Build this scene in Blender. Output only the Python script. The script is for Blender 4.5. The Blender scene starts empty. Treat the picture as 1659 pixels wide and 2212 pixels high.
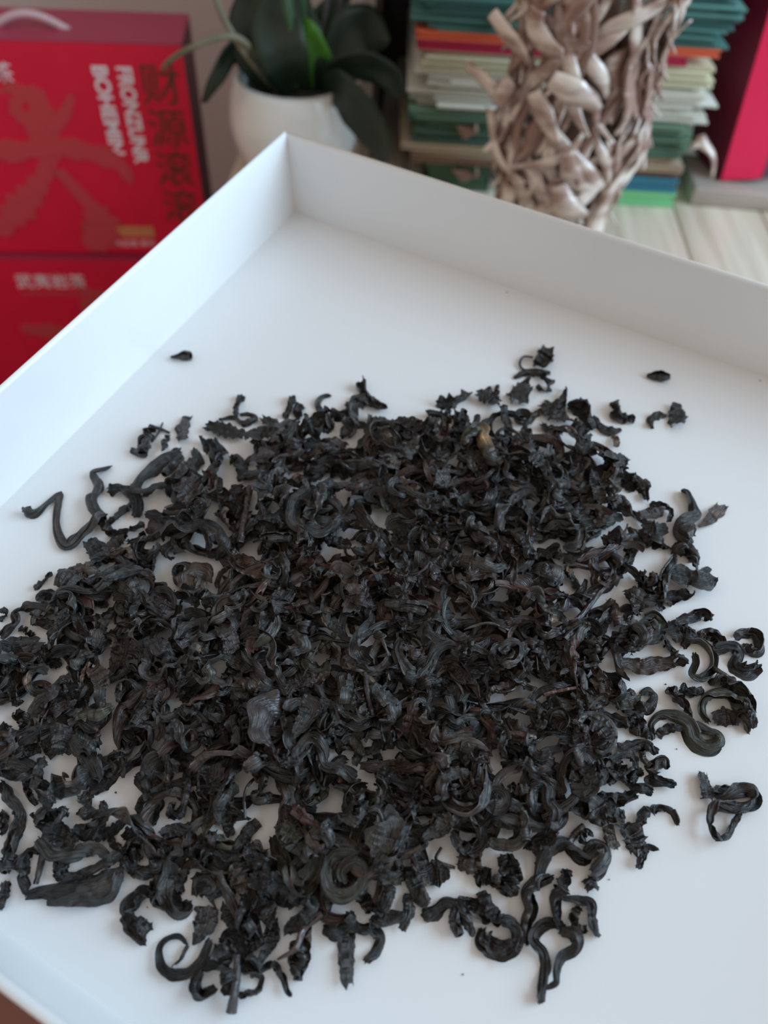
import bpy, bmesh, math, random
import numpy as np
from mathutils import Matrix, Vector

# ------------------------------------------------------------------ frames
# Tray frame (cm): origin = inner back-left floor corner, +x along the back wall, +y to the back, +z off the floor.
F_PX = 1624.07
CX, CY = 829.5, 1106.0
R_TC = np.array([[0.87868882, 0.47736577, 0.00528077],
                 [0.40035461, -0.73081853, -0.55282951],
                 [-0.26004259, 0.48787929, -0.83327765]])       # rows: camera right, down, forward in tray frame
CAM_T = np.array([24.9110166, -34.3695736, 29.1651240])
TRAY_L, TRAY_W, TRAY_H, WALL_T, FLARE, BASE_T = 38.46, 46.0, 5.0, 0.366, 0.09, 0.3
TILT = math.radians(6.0)                                        # the tray leans: its back edge is raised
ca, sa = math.cos(TILT), math.sin(TILT)
RX = np.array([[1, 0, 0], [0, ca, -sa], [0, sa, ca]])
fw = RX @ R_TC[2]
yaw = math.atan2(fw[0], fw[1])
cz, sz = math.cos(yaw), math.sin(yaw)
RZ = np.array([[cz, -sz, 0], [sz, cz, 0], [0, 0, 1]])
W_T = RZ @ RX                                                   # tray -> world directions
PIV = np.array([0, -(TRAY_L + FLARE + WALL_T), -BASE_T])
def _w(p): return (np.asarray(p, float) - PIV) @ W_T.T * 0.01
_c = _w(CAM_T)
OFF = np.array([-_c[0], -_c[1], 0.0])                           # camera stands at x = y = 0; tray's front edge on z = 0
def t2w(p): return _w(p) + OFF
CAM_W = t2w(CAM_T)
R_W = R_TC @ W_T.T                                              # rows: camera axes in world
def ray(px, py):
    return np.array([(px - CX) / F_PX, (py - CY) / F_PX, 1.0]) @ R_W
def at(px, py, Y):                                              # world point of a line of sight at distance Y in front
    d = ray(px, py); return CAM_W + d * (Y / d[1])
def at_z(px, py, z):
    d = ray(px, py); return CAM_W + d * ((z - CAM_W[2]) / d[2])
def tray_pt(px, py, z):                                         # tray-frame points on the height z above the tray floor
    px = np.asarray(px, float); py = np.asarray(py, float)
    d = np.stack([(px - CX) / F_PX, (py - CY) / F_PX, np.ones_like(px)], -1) @ R_TC
    t = (z - CAM_T[2]) / d[..., 2]
    return CAM_T + d * t[..., None]
def tray_px(P):
    q = (np.asarray(P) - CAM_T) @ R_TC.T
    return CX + F_PX * q[..., 0] / q[..., 2], CY + F_PX * q[..., 1] / q[..., 2], q[..., 2]

scene = bpy.context.scene
col = scene.collection
# ------------------------------------------------------------------ camera
cam = bpy.data.cameras.new('camera'); cam_o = bpy.data.objects.new('camera', cam); col.objects.link(cam_o)
m = Matrix.Identity(4)
for i, v in enumerate((R_W[0], -R_W[1], -R_W[2])):
    for j in range(3): m[j][i] = v[j]
for j in range(3): m[j][3] = CAM_W[j]
cam_o.matrix_world = m
cam.sensor_fit = 'HORIZONTAL'; cam.sensor_width = 36.0; cam.lens = F_PX / 1659 * 36.0
cam.clip_start = 0.01
cam.dof.use_dof = True; cam.dof.focus_distance = 0.300; cam.dof.aperture_fstop = cam.lens / 1000 / 0.0044
scene.camera = cam_o
# ------------------------------------------------------------------ light
world = bpy.data.worlds.new('daylight'); scene.world = world; world.use_nodes = True
bg = world.node_tree.nodes['Background']; bg.inputs[0].default_value = (1.0, 0.885, 0.79, 1); bg.inputs[1].default_value = 0.54
def area(name, loc, target, sx, sy, power, color):
    l = bpy.data.lights.new(name, 'AREA'); l.shape = 'RECTANGLE'; l.size = sx; l.size_y = sy; l.energy = power; l.color = color
    o = bpy.data.objects.new(name, l); col.objects.link(o); o.location = loc
    o.rotation_euler = (Vector(target) - Vector(loc)).to_track_quat('-Z', 'Y').to_euler()
    return o
area('window_daylight', (1.46, 0.32, 0.76), (0.0, 0.15, 0.1), 1.35, 1.15, 42.0, (0.53, 0.78, 1.0))
vs = scene.view_settings
vs.view_transform = 'Standard'; vs.look = 'None'; vs.exposure = 0.0; vs.gamma = 1.0; vs.use_curve_mapping = False

# ------------------------------------------------------------------ helpers
def mat(name, color, rough=0.5, spec=0.5, metallic=0.0):
    M = bpy.data.materials.new(name); M.use_nodes = True
    b = M.node_tree.nodes['Principled BSDF']
    b.inputs['Base Color'].default_value = (*color, 1); b.inputs['Roughness'].default_value = rough
    b.inputs['Specular IOR Level'].default_value = spec; b.inputs['Metallic'].default_value = metallic
    return M
def noisy(name, c1, c2, scale=(1, 1, 1), nscale=8.0, rough=0.5, bump=0.0, detail=4.0, lo=0.35, hi=0.65, spec=0.5):
    M = mat(name, c1, rough, spec); nt = M.node_tree; N = nt.nodes; L = nt.links
    tc = N.new('ShaderNodeTexCoord'); mp = N.new('ShaderNodeMapping'); mp.inputs['Scale'].default_value = scale
    no = N.new('ShaderNodeTexNoise'); no.inputs['Scale'].default_value = nscale; no.inputs['Detail'].default_value = detail
    cr = N.new('ShaderNodeValToRGB'); cr.color_ramp.elements[0].position = lo; cr.color_ramp.elements[1].position = hi
    cr.color_ramp.elements[0].color = (*c1, 1); cr.color_ramp.elements[1].color = (*c2, 1)
    L.new(tc.outputs['Object'], mp.inputs[0]); L.new(mp.outputs[0], no.inputs['Vector'])
    L.new(no.outputs[0], cr.inputs[0]); L.new(cr.outputs[0], N['Principled BSDF'].inputs['Base Color'])
    if bump:
        bp = N.new('ShaderNodeBump'); bp.inputs['Strength'].default_value = bump; bp.inputs['Distance'].default_value = 0.002
        L.new(no.outputs[0], bp.inputs['Height']); L.new(bp.outputs[0], N['Principled BSDF'].inputs['Normal'])
    return M
def tag(o, label=None, cat=None, group=None, kind=None):
    if label: o['label'] = label
    if cat: o['category'] = cat
    if group: o['group'] = group
    if kind: o['kind'] = kind
    return o
def link(name, me, M=None, parent=None, smooth=False):
    o = bpy.data.objects.new(name, me); col.objects.link(o)
    if M is not None: me.materials.append(M)
    if smooth:
        me.polygons.foreach_set('use_smooth', [True] * len(me.polygons))
    if parent is not None: o.parent = parent
    return o
def empty(name, loc=(0, 0, 0), rot=(0, 0, 0)):
    o = bpy.data.objects.new(name, None); col.objects.link(o); o.location = loc; o.rotation_euler = rot
    o.empty_display_size = 0.05
    return o
def box_mesh(name, lo, hi, bevel=0.0, seg=2):
    bm = bmesh.new(); bmesh.ops.create_cube(bm, size=1.0)
    for v in bm.verts:
        v.co = Vector([lo[i] + (v.co[i] + 0.5) * (hi[i] - lo[i]) for i in range(3)])
    if bevel: bmesh.ops.bevel(bm, geom=bm.edges[:], offset=bevel, segments=seg, affect='EDGES', profile=0.5)
    me = bpy.data.meshes.new(name); bm.to_mesh(me); bm.free(); return me
def box(name, lo, hi, M, parent=None, bevel=0.0, seg=2):
    return link(name, box_mesh(name, lo, hi, bevel, seg), M, parent, bevel > 0)
def lathe(name, prof, M, parent=None, n=48):
    vs_, fs = [], []
    for r, z in prof:
        for k in range(n):
            a = 2 * math.pi * k / n; vs_.append((r * math.cos(a), r * math.sin(a), z))
    for i in range(len(prof) - 1):
        for k in range(n):
            fs.append((i * n + k, i * n + (k + 1) % n, (i + 1) * n + (k + 1) % n, (i + 1) * n + k))
    me = bpy.data.meshes.new(name); me.from_pydata(vs_, [], fs); me.update()
    return link(name, me, M, parent, True)
def resample(P, n):
    """Catmull-Rom through control points, n samples evenly spaced by arc length; returns points and control parameter 0..1."""
    P = np.asarray(P, float); k = len(P)
    if k == 2:
        t = np.linspace(0, 1, n)[:, None]; return P[0] * (1 - t) + P[1] * t, t[:, 0]
    Q = np.vstack([2 * P[0] - P[1], P, 2 * P[-1] - P[-2]])
    out, par = [], []
    for i in range(k - 1):
        p0, p1, p2, p3 = Q[i:i + 4]
        tt = np.linspace(0, 1, 14, endpoint=(i == k - 2))
        for t in tt:
            out.append(0.5 * (2 * p1 + (p2 - p0) * t + (2 * p0 - 5 * p1 + 4 * p2 - p3) * t * t + (3 * p1 - p0 - 3 * p2 + p3) * t ** 3))
            par.append((i + t) / (k - 1))
    out = np.array(out); par = np.array(par)
    d = np.r_[0, np.cumsum(np.linalg.norm(np.diff(out, axis=0), axis=1))]
    s = np.linspace(0, d[-1], n)
    return np.stack([np.interp(s, d, out[:, j]) for j in range(out.shape[1])], 1), np.interp(s, d, par)
def tube(name, pts, rad, M, parent=None, n=10, seg=24):
    P, t = resample(pts, seg); rad = np.interp(t, np.linspace(0, 1, len(rad)), rad)
    T = np.gradient(P, axis=0); T /= np.linalg.norm(T, axis=1)[:, None]
    up = np.array([0.123, 0.2, 0.97]); vs_, fs = [], []
    for i in range(seg):
        a = np.cross(T[i], up)
        if np.linalg.norm(a) < 1e-3: a = np.cross(T[i], [1, 0, 0])
        a /= np.linalg.norm(a); b = np.cross(T[i], a)
        for k in range(n):
            an = 2 * math.pi * k / n; vs_.append(P[i] + rad[i] * (math.cos(an) * a + math.sin(an) * b))
    for i in range(seg - 1):
        for k in range(n):
            fs.append((i * n + k, i * n + (k + 1) % n, (i + 1) * n + (k + 1) % n, (i + 1) * n + k))
    fs.append(tuple(range(n - 1, -1, -1))); fs.append(tuple((seg - 1) * n + k for k in range(n)))
    me = bpy.data.meshes.new(name); me.from_pydata([tuple(v) for v in vs_], [], fs); me.update()
    return link(name, me, M, parent, True)

# ------------------------------------------------------------------ materials
M_tray = mat('white_plastic', (0.80, 0.80, 0.80), 0.30, 0.5)
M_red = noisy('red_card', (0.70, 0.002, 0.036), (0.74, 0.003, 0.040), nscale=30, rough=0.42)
M_redtop = mat('shaded_red_lid', (0.36, 0.025, 0.07), 0.45)  # lid in a duller red: weaker light on the top put into the colour
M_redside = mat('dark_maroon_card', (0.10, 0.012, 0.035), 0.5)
M_white_ink = mat('white_ink', (0.85, 0.75, 0.80), 0.5)
M_dark_ink = mat('dark_foil', (0.10, 0.035, 0.012), 0.45)
M_gold = mat('gold_foil', (0.62, 0.22, 0.10), 0.45)
M_emb = mat('rose_gold_print', (0.56, 0.045, 0.055), 0.5)
M_strap = mat('clear_strap', (0.60, 0.42, 0.46), 0.3)
M_wall = noisy('painted_wall', (0.64, 0.60, 0.59), (0.68, 0.64, 0.63), nscale=3, rough=0.9)
M_floor = noisy('dark_floor_wood', (0.10, 0.06, 0.05), (0.16, 0.10, 0.08), scale=(1, 8, 1), nscale=5, rough=0.5)
M_redwood = noisy('red_brown_wood', (0.16, 0.055, 0.045), (0.24, 0.09, 0.07), scale=(2, 14, 2), nscale=4, rough=0.4)
M_beige = noisy('pale_oak', (0.56, 0.46, 0.35), (0.76, 0.66, 0.52), scale=(22, 1.2, 6), nscale=3, rough=0.35)
M_beige2 = noisy('grey_oak', (0.42, 0.35, 0.30), (0.50, 0.43, 0.38), scale=(1.5, 20, 20), nscale=3, rough=0.5)
M_darkwood = noisy('dark_cabinet_wood', (0.035, 0.025, 0.022), (0.06, 0.045, 0.04), scale=(10, 10, 1), nscale=4, rough=0.55)
M_pot = mat('white_glaze', (0.74, 0.74, 0.72), 0.18, 0.6)
M_soil = noisy('bark_mulch', (0.03, 0.02, 0.015), (0.09, 0.06, 0.04), nscale=60, rough=0.9, bump=0.6)
M_oleaf = noisy('orchid_leaf', (0.007, 0.018, 0.010), (0.014, 0.032, 0.015), scale=(30, 2, 2), nscale=3, rough=0.45)
M_oleaf2 = noisy('lit_young_orchid_leaf', (0.06, 0.20, 0.03), (0.09, 0.28, 0.04), scale=(30, 2, 2), nscale=3, rough=0.35)  # young leaf in brighter green, the light on its top put into the colour
M_root = noisy('aerial_root', (0.14, 0.14, 0.09), (0.22, 0.20, 0.13), nscale=40, rough=0.7)
M_stake = mat('grey_stake', (0.10, 0.09, 0.09), 0.6)
M_stem = noisy('orchid_stem', (0.03, 0.075, 0.03), (0.05, 0.10, 0.045), nscale=40, rough=0.5)
M_dried = noisy('dried_plant', (0.34, 0.20, 0.155), (0.78, 0.66, 0.57), scale=(3, 3, 8), nscale=7, rough=0.20, spec=0.9, lo=0.42, hi=0.60)  # cream highlights and brown shadows of the strips put into the colour noise
M_dried2 = noisy('dried_plant_dark', (0.22, 0.12, 0.09), (0.38, 0.23, 0.18), nscale=8, rough=0.35)
def leaf_material():
    M = bpy.data.materials.new('dry_tea_leaf'); M.use_nodes = True; nt = M.node_tree; N = nt.nodes; L = nt.links
    b = N['Principled BSDF']; b.inputs['Specular IOR Level'].default_value = 0.75
    uv = N.new('ShaderNodeUVMap'); uv.uv_map = 'UVMap'
    at_ = N.new('ShaderNodeAttribute'); at_.attribute_name = 'tint'
    mp = N.new('ShaderNodeMapping'); mp.inputs['Scale'].default_value = (9.0, 1.1, 1)
    wr = N.new('ShaderNodeTexNoise'); wr.inputs['Scale'].default_value = 1.0; wr.inputs['Detail'].default_value = 3.0; wr.inputs['Distortion'].default_value = 0.8
    sp = N.new('ShaderNodeTexNoise'); sp.inputs['Scale'].default_value = 3.0; sp.inputs['Detail'].default_value = 4.0
    L.new(uv.outputs[0], mp.inputs[0]); L.new(mp.outputs[0], wr.inputs['Vector']); L.new(uv.outputs[0], sp.inputs['Vector'])
    cr = N.new('ShaderNodeMapRange'); cr.inputs[1].default_value = 0.35; cr.inputs[2].default_value = 0.65
    cr.inputs[3].default_value = 0.62; cr.inputs[4].default_value = 1.40
    L.new(sp.outputs[0], cr.inputs[0])
    mx = N.new('ShaderNodeVectorMath'); mx.operation = 'SCALE'
    L.new(at_.outputs['Color'], mx.inputs[0]); L.new(cr.outputs[0], mx.inputs['Scale']); L.new(mx.outputs[0], b.inputs['Base Color'])
    rr = N.new('ShaderNodeMapRange'); rr.inputs[1].default_value = 0.3; rr.inputs[2].default_value = 0.7
    rr.inputs[3].default_value = 0.26; rr.inputs[4].default_value = 0.46
    L.new(sp.outputs[0], rr.inputs[0]); L.new(rr.outputs[0], b.inputs['Roughness'])
    bp = N.new('ShaderNodeBump'); bp.inputs['Strength'].default_value = 1.0; bp.inputs['Distance'].default_value = 0.0013
    mp2 = N.new('ShaderNodeMapping'); mp2.inputs['Scale'].default_value = (22.0, 3.0, 1)
    w2 = N.new('ShaderNodeTexNoise'); w2.inputs['Scale'].default_value = 1.0; w2.inputs['Detail'].default_value = 4.0; w2.inputs['Distortion'].default_value = 0.5
    L.new(uv.outputs[0], mp2.inputs[0]); L.new(mp2.outputs[0], w2.inputs['Vector'])
    ad = N.new('ShaderNodeMath'); ad.operation = 'MULTIPLY_ADD'; ad.inputs[1].default_value = 0.35
    L.new(w2.outputs[0], ad.inputs[0]); L.new(wr.outputs[0], ad.inputs[2])
    L.new(ad.outputs[0], bp.inputs['Height']); L.new(bp.outputs[0], b.inputs['Normal'])
    return M
M_leaf = leaf_material()

# ------------------------------------------------------------------ the setting
FLOOR_Z, BENCH_Z = -0.64, -0.12
tag(box('floor', (-1.6, -1.0, FLOOR_Z - 0.05), (1.6, 1.5, FLOOR_Z), M_floor), 'dark wooden floor under the furniture', kind='structure')
tag(box('wall_back', (-1.6, 1.16, FLOOR_Z), (1.6, 1.24, 1.9), M_wall), 'plain grey painted wall behind the plant', kind='structure')
wr_ = empty('wall_right', (1.35, 0, 0)); tag(wr_, 'painted wall with the window', kind='structure')
for nm, lo, hi in (('wall_panel', (0, -1.0, FLOOR_Z), (0.08, 1.16, 0.10)), ('wall_panel', (0, -1.0, 1.58), (0.08, 1.16, 1.9)),
                   ('wall_panel', (0, -1.0, 0.10), (0.08, -0.45, 1.58)), ('wall_panel', (0, 1.07, 0.10), (0.08, 1.16, 1.58))):
    box(nm, lo, hi, M_wall, wr_)
wn = empty('window_1', (1.36, 0, 0)); tag(wn, 'white framed window in the painted wall', kind='structure')
M_frame = mat('window_paint', (0.8, 0.8, 0.8), 0.4)
for lo, hi in (((0, -0.45, 0.10), (0.05, 1.07, 0.14)), ((0, -0.45, 1.54), (0.05, 1.07, 1.58)), ((0, -0.45, 0.14), (0.05, -0.41, 1.54)),
               ((0, 1.03, 0.14), (0.05, 1.07, 1.54)), ((0.01, 0.295, 0.14), (0.04, 0.325, 1.54))):
    box('window_frame', lo, hi, M_frame, wn)

# low table under the tray
tb = empty('low_table', tuple(t2w((TRAY_W / 2, -TRAY_L / 2 - 4, 0)) * np.array([1, 1, 0]) + np.array([0, 0, FLOOR_Z])), (0, 0, yaw))
tag(tb, 'low reddish-brown wooden table under the white tray', 'table')
box('table_top', (-0.25, -0.23, -FLOOR_Z - 0.026), (0.25, 0.20, -FLOOR_Z - 0.0005), M_redwood, tb, 0.003)
for sx in (-1, 1):
    for sy in (-1, 1):
        box('leg', (sx * 0.21 - 0.02, sy * 0.17 - 0.03, 0), (sx * 0.21 + 0.02, sy * 0.17 + 0.01, -FLOOR_Z - 0.025), M_redwood, tb, 0.002)
# a batten that props the raised back edge of the tray
bk = t2w((TRAY_W / 2, -3.0, -BASE_T))
bat = box('wooden_batten', (-0.17, -0.015, 0), (0.17, 0.015, bk[2] - 0.0025), M_redwood, None, 0.002)
bat.location = (bk[0], bk[1], 0.0); bat.rotation_euler = (0, 0, yaw)
tag(bat, 'wooden batten propping up the raised back edge of the tray', 'batten')

# ------------------------------------------------------------------ the tray
TM = Matrix.Identity(4)
org = t2w((0, 0, 0))
for i in range(3):
    for j in range(3): TM[i][j] = W_T[i, j]
    TM[i][3] = org[i]
tray = empty('serving_tray'); tray.matrix_world = TM
tag(tray, 'white rectangular plastic tray with upright walls holding the tea leaves', 'tray')
k = 0.01
box('tray_floor', (-WALL_T * k, -(TRAY_L + WALL_T) * k, -BASE_T * k), ((TRAY_W + WALL_T) * k, WALL_T * k, 0), M_tray, tray)
def tray_wall(a, b, out):
    """One wall panel: inner foot line a-b, leaning outward by FLARE, rounded rim."""
    a = np.array(a, float); b = np.array(b, float); out = np.array(out, float)
    prof = [(0, 0)] + [(FLARE * 0.98 + WALL_T / 2 - WALL_T / 2 * math.cos(t), TRAY_H - WALL_T / 2 + WALL_T / 2 * math.sin(t)) for t in np.linspace(0, math.pi, 9)] + [(WALL_T, 0)]
    n = len(prof); vs_, fs = [], []
    along = (b - a) / np.linalg.norm(b - a)
    for e, p in ((-1, a), (1, b)):
        for (o_, z) in prof:
            q = p + along * e * o_ + out * o_; vs_.append((q[0] * k, q[1] * k, z * k))
    for i in range(n):
        j = (i + 1) % n; fs.append((i, j, n + j, n + i))
    fs.append(tuple(range(n - 1, -1, -1))); fs.append(tuple(range(n, 2 * n)))
    me = bpy.data.meshes.new('tray_wall'); me.from_pydata(vs_, [], fs); me.update()
    bm = bmesh.new(); bm.from_mesh(me); bmesh.ops.recalc_face_normals(bm, faces=bm.faces); bm.to_mesh(me); bm.free()
    o = link('tray_wall', me, M_tray, tray)
    for p in me.polygons: p.use_smooth = abs(p.normal.z) > 0.05 and len(p.vertices) == 4
    return o
tray_wall((0, 0), (TRAY_W, 0), (0, 1)); tray_wall((0, -TRAY_L), (0, 0), (-1, 0))
tray_wall((TRAY_W, -TRAY_L), (0, -TRAY_L), (0, -1)); tray_wall((TRAY_W, 0), (TRAY_W, -TRAY_L), (1, 0))
# ------------------------------------------------------------------ tea leaves
# Views of the photograph in which the leaves were measured: x0, y0, scale
VIEWS = {'A': (0, 720, .33755), 'B': (520, 720, .34961), 'C': (1080, 720, .349), 'D': (0, 1260, .33755),
         'E': (540, 1260, .33755), 'F': (1080, 1260, .349), 'G': (0, 1750, .42194), 'H': (660, 1750, .42194)}
TINT = {'k': (.0195, .0165, .0145), 'g': (.0400, .0375, .0340), 'b': (.0440, .0260, .0175), 'r': (.0700, .0330, .0250),  # g: grey sheen of the leaves put into their colour
        't': (.1050, .0640, .0330), 'p': (.0350, .0250, .0240), 'o': (.0360, .0320, .0205)}
NAME_T = {'k': 'black', 'g': 'grey-black', 'b': 'dark brown', 'r': 'reddish-brown', 't': 'tan-streaked', 'p': 'purplish-black', 'o': 'olive-black'}
nrg = np.random.default_rng(2024)
def smooth_noise(n, knots, amp, r):
    return np.interp(np.linspace(0, 1, n), np.linspace(0, 1, knots), r.normal(0, amp, knots))
def ribbon(P, w, kind, tint, r, S, T, spot=False):
    """Rolled, pleated, torn sheet along the centre line P (S x 3, cm) with apparent width w (S). Returns verts, uv, colours."""
    Tn = np.gradient(P, axis=0); Tn /= np.linalg.norm(Tn, axis=1)[:, None] + 1e-9
    up = np.array([0, 0, 1.0])
    lat = np.cross(Tn, up); ln = np.linalg.norm(lat, axis=1)
    for i in range(S):
        if ln[i] < 0.25: lat[i] = lat[i - 1] if i else np.array([1.0, 0, 0])
    lat -= Tn * (lat * Tn).sum(1)[:, None]; lat /= np.linalg.norm(lat, axis=1)[:, None] + 1e-9
    nor = np.cross(lat, Tn)
    s = np.linspace(0, 1, S); u = np.linspace(-1, 1, T); du = u[1] - u[0]
    if kind == 'f':      # torn flat flake with a midrib fold and slight cupping
        a0 = r.normal(0, 0.5) + smooth_noise(S, 4, 0.5, r); K = np.zeros((S, T)) + a0[:, None]
        K += r.uniform(0.8, 2.0) * np.exp(-(u / 0.12) ** 2)[None] * r.choice([-1, 1])
        for j in (2, 3, 5): K += (smooth_noise(S, 5, 0.9, r))[:, None] * np.cos(math.pi * j * u[None] + r.uniform(0, 6) + smooth_noise(S, 4, .6, r)[:, None])
        twist = smooth_noise(S, 3, 0.28, r)
    elif kind == 'r':    # tight roll
        K = (3.6 + smooth_noise(S, 4, 0.4, r))[:, None] * (1 + 0.35 * u[None]); K = K + smooth_noise(S, 6, 0.8, r)[:, None] * np.cos(math.pi * 4 * u[None])
        twist = smooth_noise(S, 3, 0.5, r)
    elif kind == 's':    # stalk: closed tube
        K = np.full((S, T), math.pi); twist = smooth_noise(S, 3, 0.3, r)
    else:                # twisted, pleated strip
        a0 = r.choice([-1, 1]) * r.uniform(0.6, 2.4) + smooth_noise(S, 5, 0.9, r)
        K = a0[:, None] * (1 + 0.5 * r.normal() * u[None])
        for j, A in ((2, 2.8), (3, 4.6), (5, 7.4), (8, 5.5)):
            K = K + (abs(r.normal(A, A * .35)) + smooth_noise(S, 5, A * .4, r))[:, None] * np.cos(math.pi * j * u[None] + r.uniform(0, 6.28) + smooth_noise(S, 5, .9, r)[:, None])
        twist = smooth_noise(S, max(3, S // 9), 0.55, r) + (r.normal(0, 1.2) * (s - .5))
    th = np.cumsum(K, 1) * du; th -= th[:, T // 2][:, None]
    if kind == 's': th = math.pi * u[None] * np.ones((S, 1))
    x = np.cumsum(np.cos(th), 1) * du; y = np.cumsum(np.sin(th), 1) * du
    x -= x.mean(1)[:, None]; y -= y.mean(1)[:, None]
    ct, st_ = np.cos(twist)[:, None], np.sin(twist)[:, None]
    X = x * ct - y * st_; Y = x * st_ + y * ct
    ext = X.max(1) - X.min(1); ext = np.maximum(ext, 0.25)
    sm = np.ones(5) / 5; ext = np.convolve(np.pad(ext, 2, 'edge'), sm, 'valid')
    f_ = w / ext
    jag = 0.12 if kind == 'f' else 0.10
    eL = 1 + smooth_noise(S, max(4, S // 5), jag, r) + smooth_noise(S, S // 2, jag * .25, r); eR = 1 + smooth_noise(S, max(4, S // 5), jag, r) + smooth_noise(S, S // 2, jag * .25, r)
    side = np.where(u[None] < 0, 1 + (eL - 1)[:, None] * u[None] ** 2, 1 + (eR - 1)[:, None] * u[None] ** 2)
    if kind in 'sr': side = np.ones((S, T)) + smooth_noise(S, S // 4, 0.05, r)[:, None]
    ymax = 0.75 * w[:, None]
    V = P[:, None] + lat[:, None] * (X * f_[:, None] * side)[..., None] + nor[:, None] * np.clip(Y * f_[:, None] * side, -ymax, ymax)[..., None]
    if kind in 'lf':     # frilled margins and cross crumples
        fr = np.sin(np.linspace(0, 1, S)[:, None] * r.uniform(14, 34) + r.uniform(0, 6) + smooth_noise(S, 6, 1.2, r)[:, None] + u[None] * r.normal(0, 1.5))
        V = V + nor[:, None] * (fr * (np.abs(u[None]) ** 3) * w[:, None] * (0.13 if kind == 'l' else 0.10))[..., None]
        cr_ = smooth_noise(S, max(5, S // 4), 0.06, r)[:, None] * np.cos(math.pi * u[None] * r.uniform(.5, 1.5) + r.uniform(0, 6))
        V = V + nor[:, None] * (cr_ * w[:, None])[..., None]
    # torn ends: shift the end rows along the strip unevenly
    if kind in 'lf':
        for e, sg in ((0, -1), (S - 1, 1)):
            sh = np.interp(u, np.linspace(-1, 1, 6), r.normal(0, 0.22, 6)) * max(w[e], 0.08)
            V[e] += Tn[e] * (sh * sg)[:, None]
    L_ = np.r_[0, np.cumsum(np.linalg.norm(np.diff(P, axis=0), axis=1))]
    wm = max(float(w.mean()), 0.1); wid = wm * (1.0 if kind in 'fs' else 2.2)
    o1, o2 = r.uniform(0, 60, 2)
    UV = np.stack([np.broadcast_to(u[None] * wid + o1, (S, T)), np.broadcast_to(L_[:, None] + o2, (S, T))], -1)
    c = np.array(TINT[tint]) * r.uniform(0.75, 1.3); C_ = np.ones((S, T, 3)) * c
    edge = np.clip((np.abs(u) - 0.86) / 0.14, 0, 1)[None] * np.clip(0.4 + smooth_noise(S, 8, 0.5, r), 0, 1)[:, None]
    if kind in 'sr': edge = edge * 0
    C_ += edge[..., None] * (np.array([.055, .030, .022]))
    pat = np.clip(smooth_noise(S, 7, 0.8, r)[:, None] + smooth_noise(T, 4, 0.5, r)[None] - 0.75, 0, 1)
    C_ += pat[..., None] * np.array([.036, .020, .012]) * (1.0 if tint in 'kpg' else 1.5)
    if spot:
        q = np.exp(-((s[:, None] - 0.5) / 0.11) ** 2 - ((u[None] - 0.2) / 0.35) ** 2); C_ += q[..., None] * np.array([.42, .27, .14])
    return V.reshape(-1, 3), UV.reshape(-1, 2), C_.reshape(-1, 3)
_faces = {}
def faces(S, T, closed=False):
    if (S, T) not in _faces:
        i, j = np.meshgrid(np.arange(S - 1), np.arange(T - 1), indexing='ij'); a = (i * T + j).ravel()
        _faces[(S, T)] = np.stack([a, a + 1, a + T + 1, a + T], 1)
    return _faces[(S, T)]
def leaf_mesh(name, V, UV, C_, F):
    me = bpy.data.meshes.new(name); n, nf = len(V), len(F)
    me.vertices.add(n); me.loops.add(nf * 4); me.polygons.add(nf)
    me.vertices.foreach_set('co', V.astype(np.float32).ravel()); me.loops.foreach_set('vertex_index', F.astype(np.int32).ravel())
    me.polygons.foreach_set('loop_start', np.arange(nf, dtype=np.int32) * 4)
    me.polygons.foreach_set('use_smooth', np.ones(nf, bool))
    me.update(calc_edges=True)
    uvl = me.uv_layers.new(name='UVMap'); uvl.data.foreach_set('uv', UV[F.ravel()].astype(np.float32).ravel())
    ca_ = me.color_attributes.new('tint', 'FLOAT_COLOR', 'POINT'); ca_.data.foreach_set('color', np.c_[C_, np.ones(n)].astype(np.float32).ravel())
    me.validate(); me.materials.append(M_leaf); return me
# height of the heap above the tray floor
GX0, GY0, GC = -4.0, -42.0, 0.15
GN, GM = int(54 / GC), int(46 / GC)
Hm = np.zeros((GN, GM))
def cells(V):
    ix = np.clip(((V[:, 0] - GX0) / GC).astype(int), 0, GN - 1); iy = np.clip(((V[:, 1] - GY0) / GC).astype(int), 0, GM - 1); return ix, iy
def deposit(V):
    ix, iy = cells(V); np.maximum.at(Hm, (ix, iy), V[:, 2])
def link_leaf(name, V, UV, C_, F, parent=None, base=None):
    """V in tray cm -> object in world, origin at the leaf's foot."""
    if base is None: base = np.array([V[:, 0].mean(), V[:, 1].mean(), V[:, 2].min()])
    me = leaf_mesh(name, (V - base) * 0.01, UV, C_, F)
    o = bpy.data.objects.new(name, me); col.objects.link(o)
    if parent is None:
        M4 = TM.copy(); b = t2w(base)
        for i in range(3): M4[i][3] = b[i]
        o.matrix_world = M4
    else: o.parent = parent
    return o, base
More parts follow.
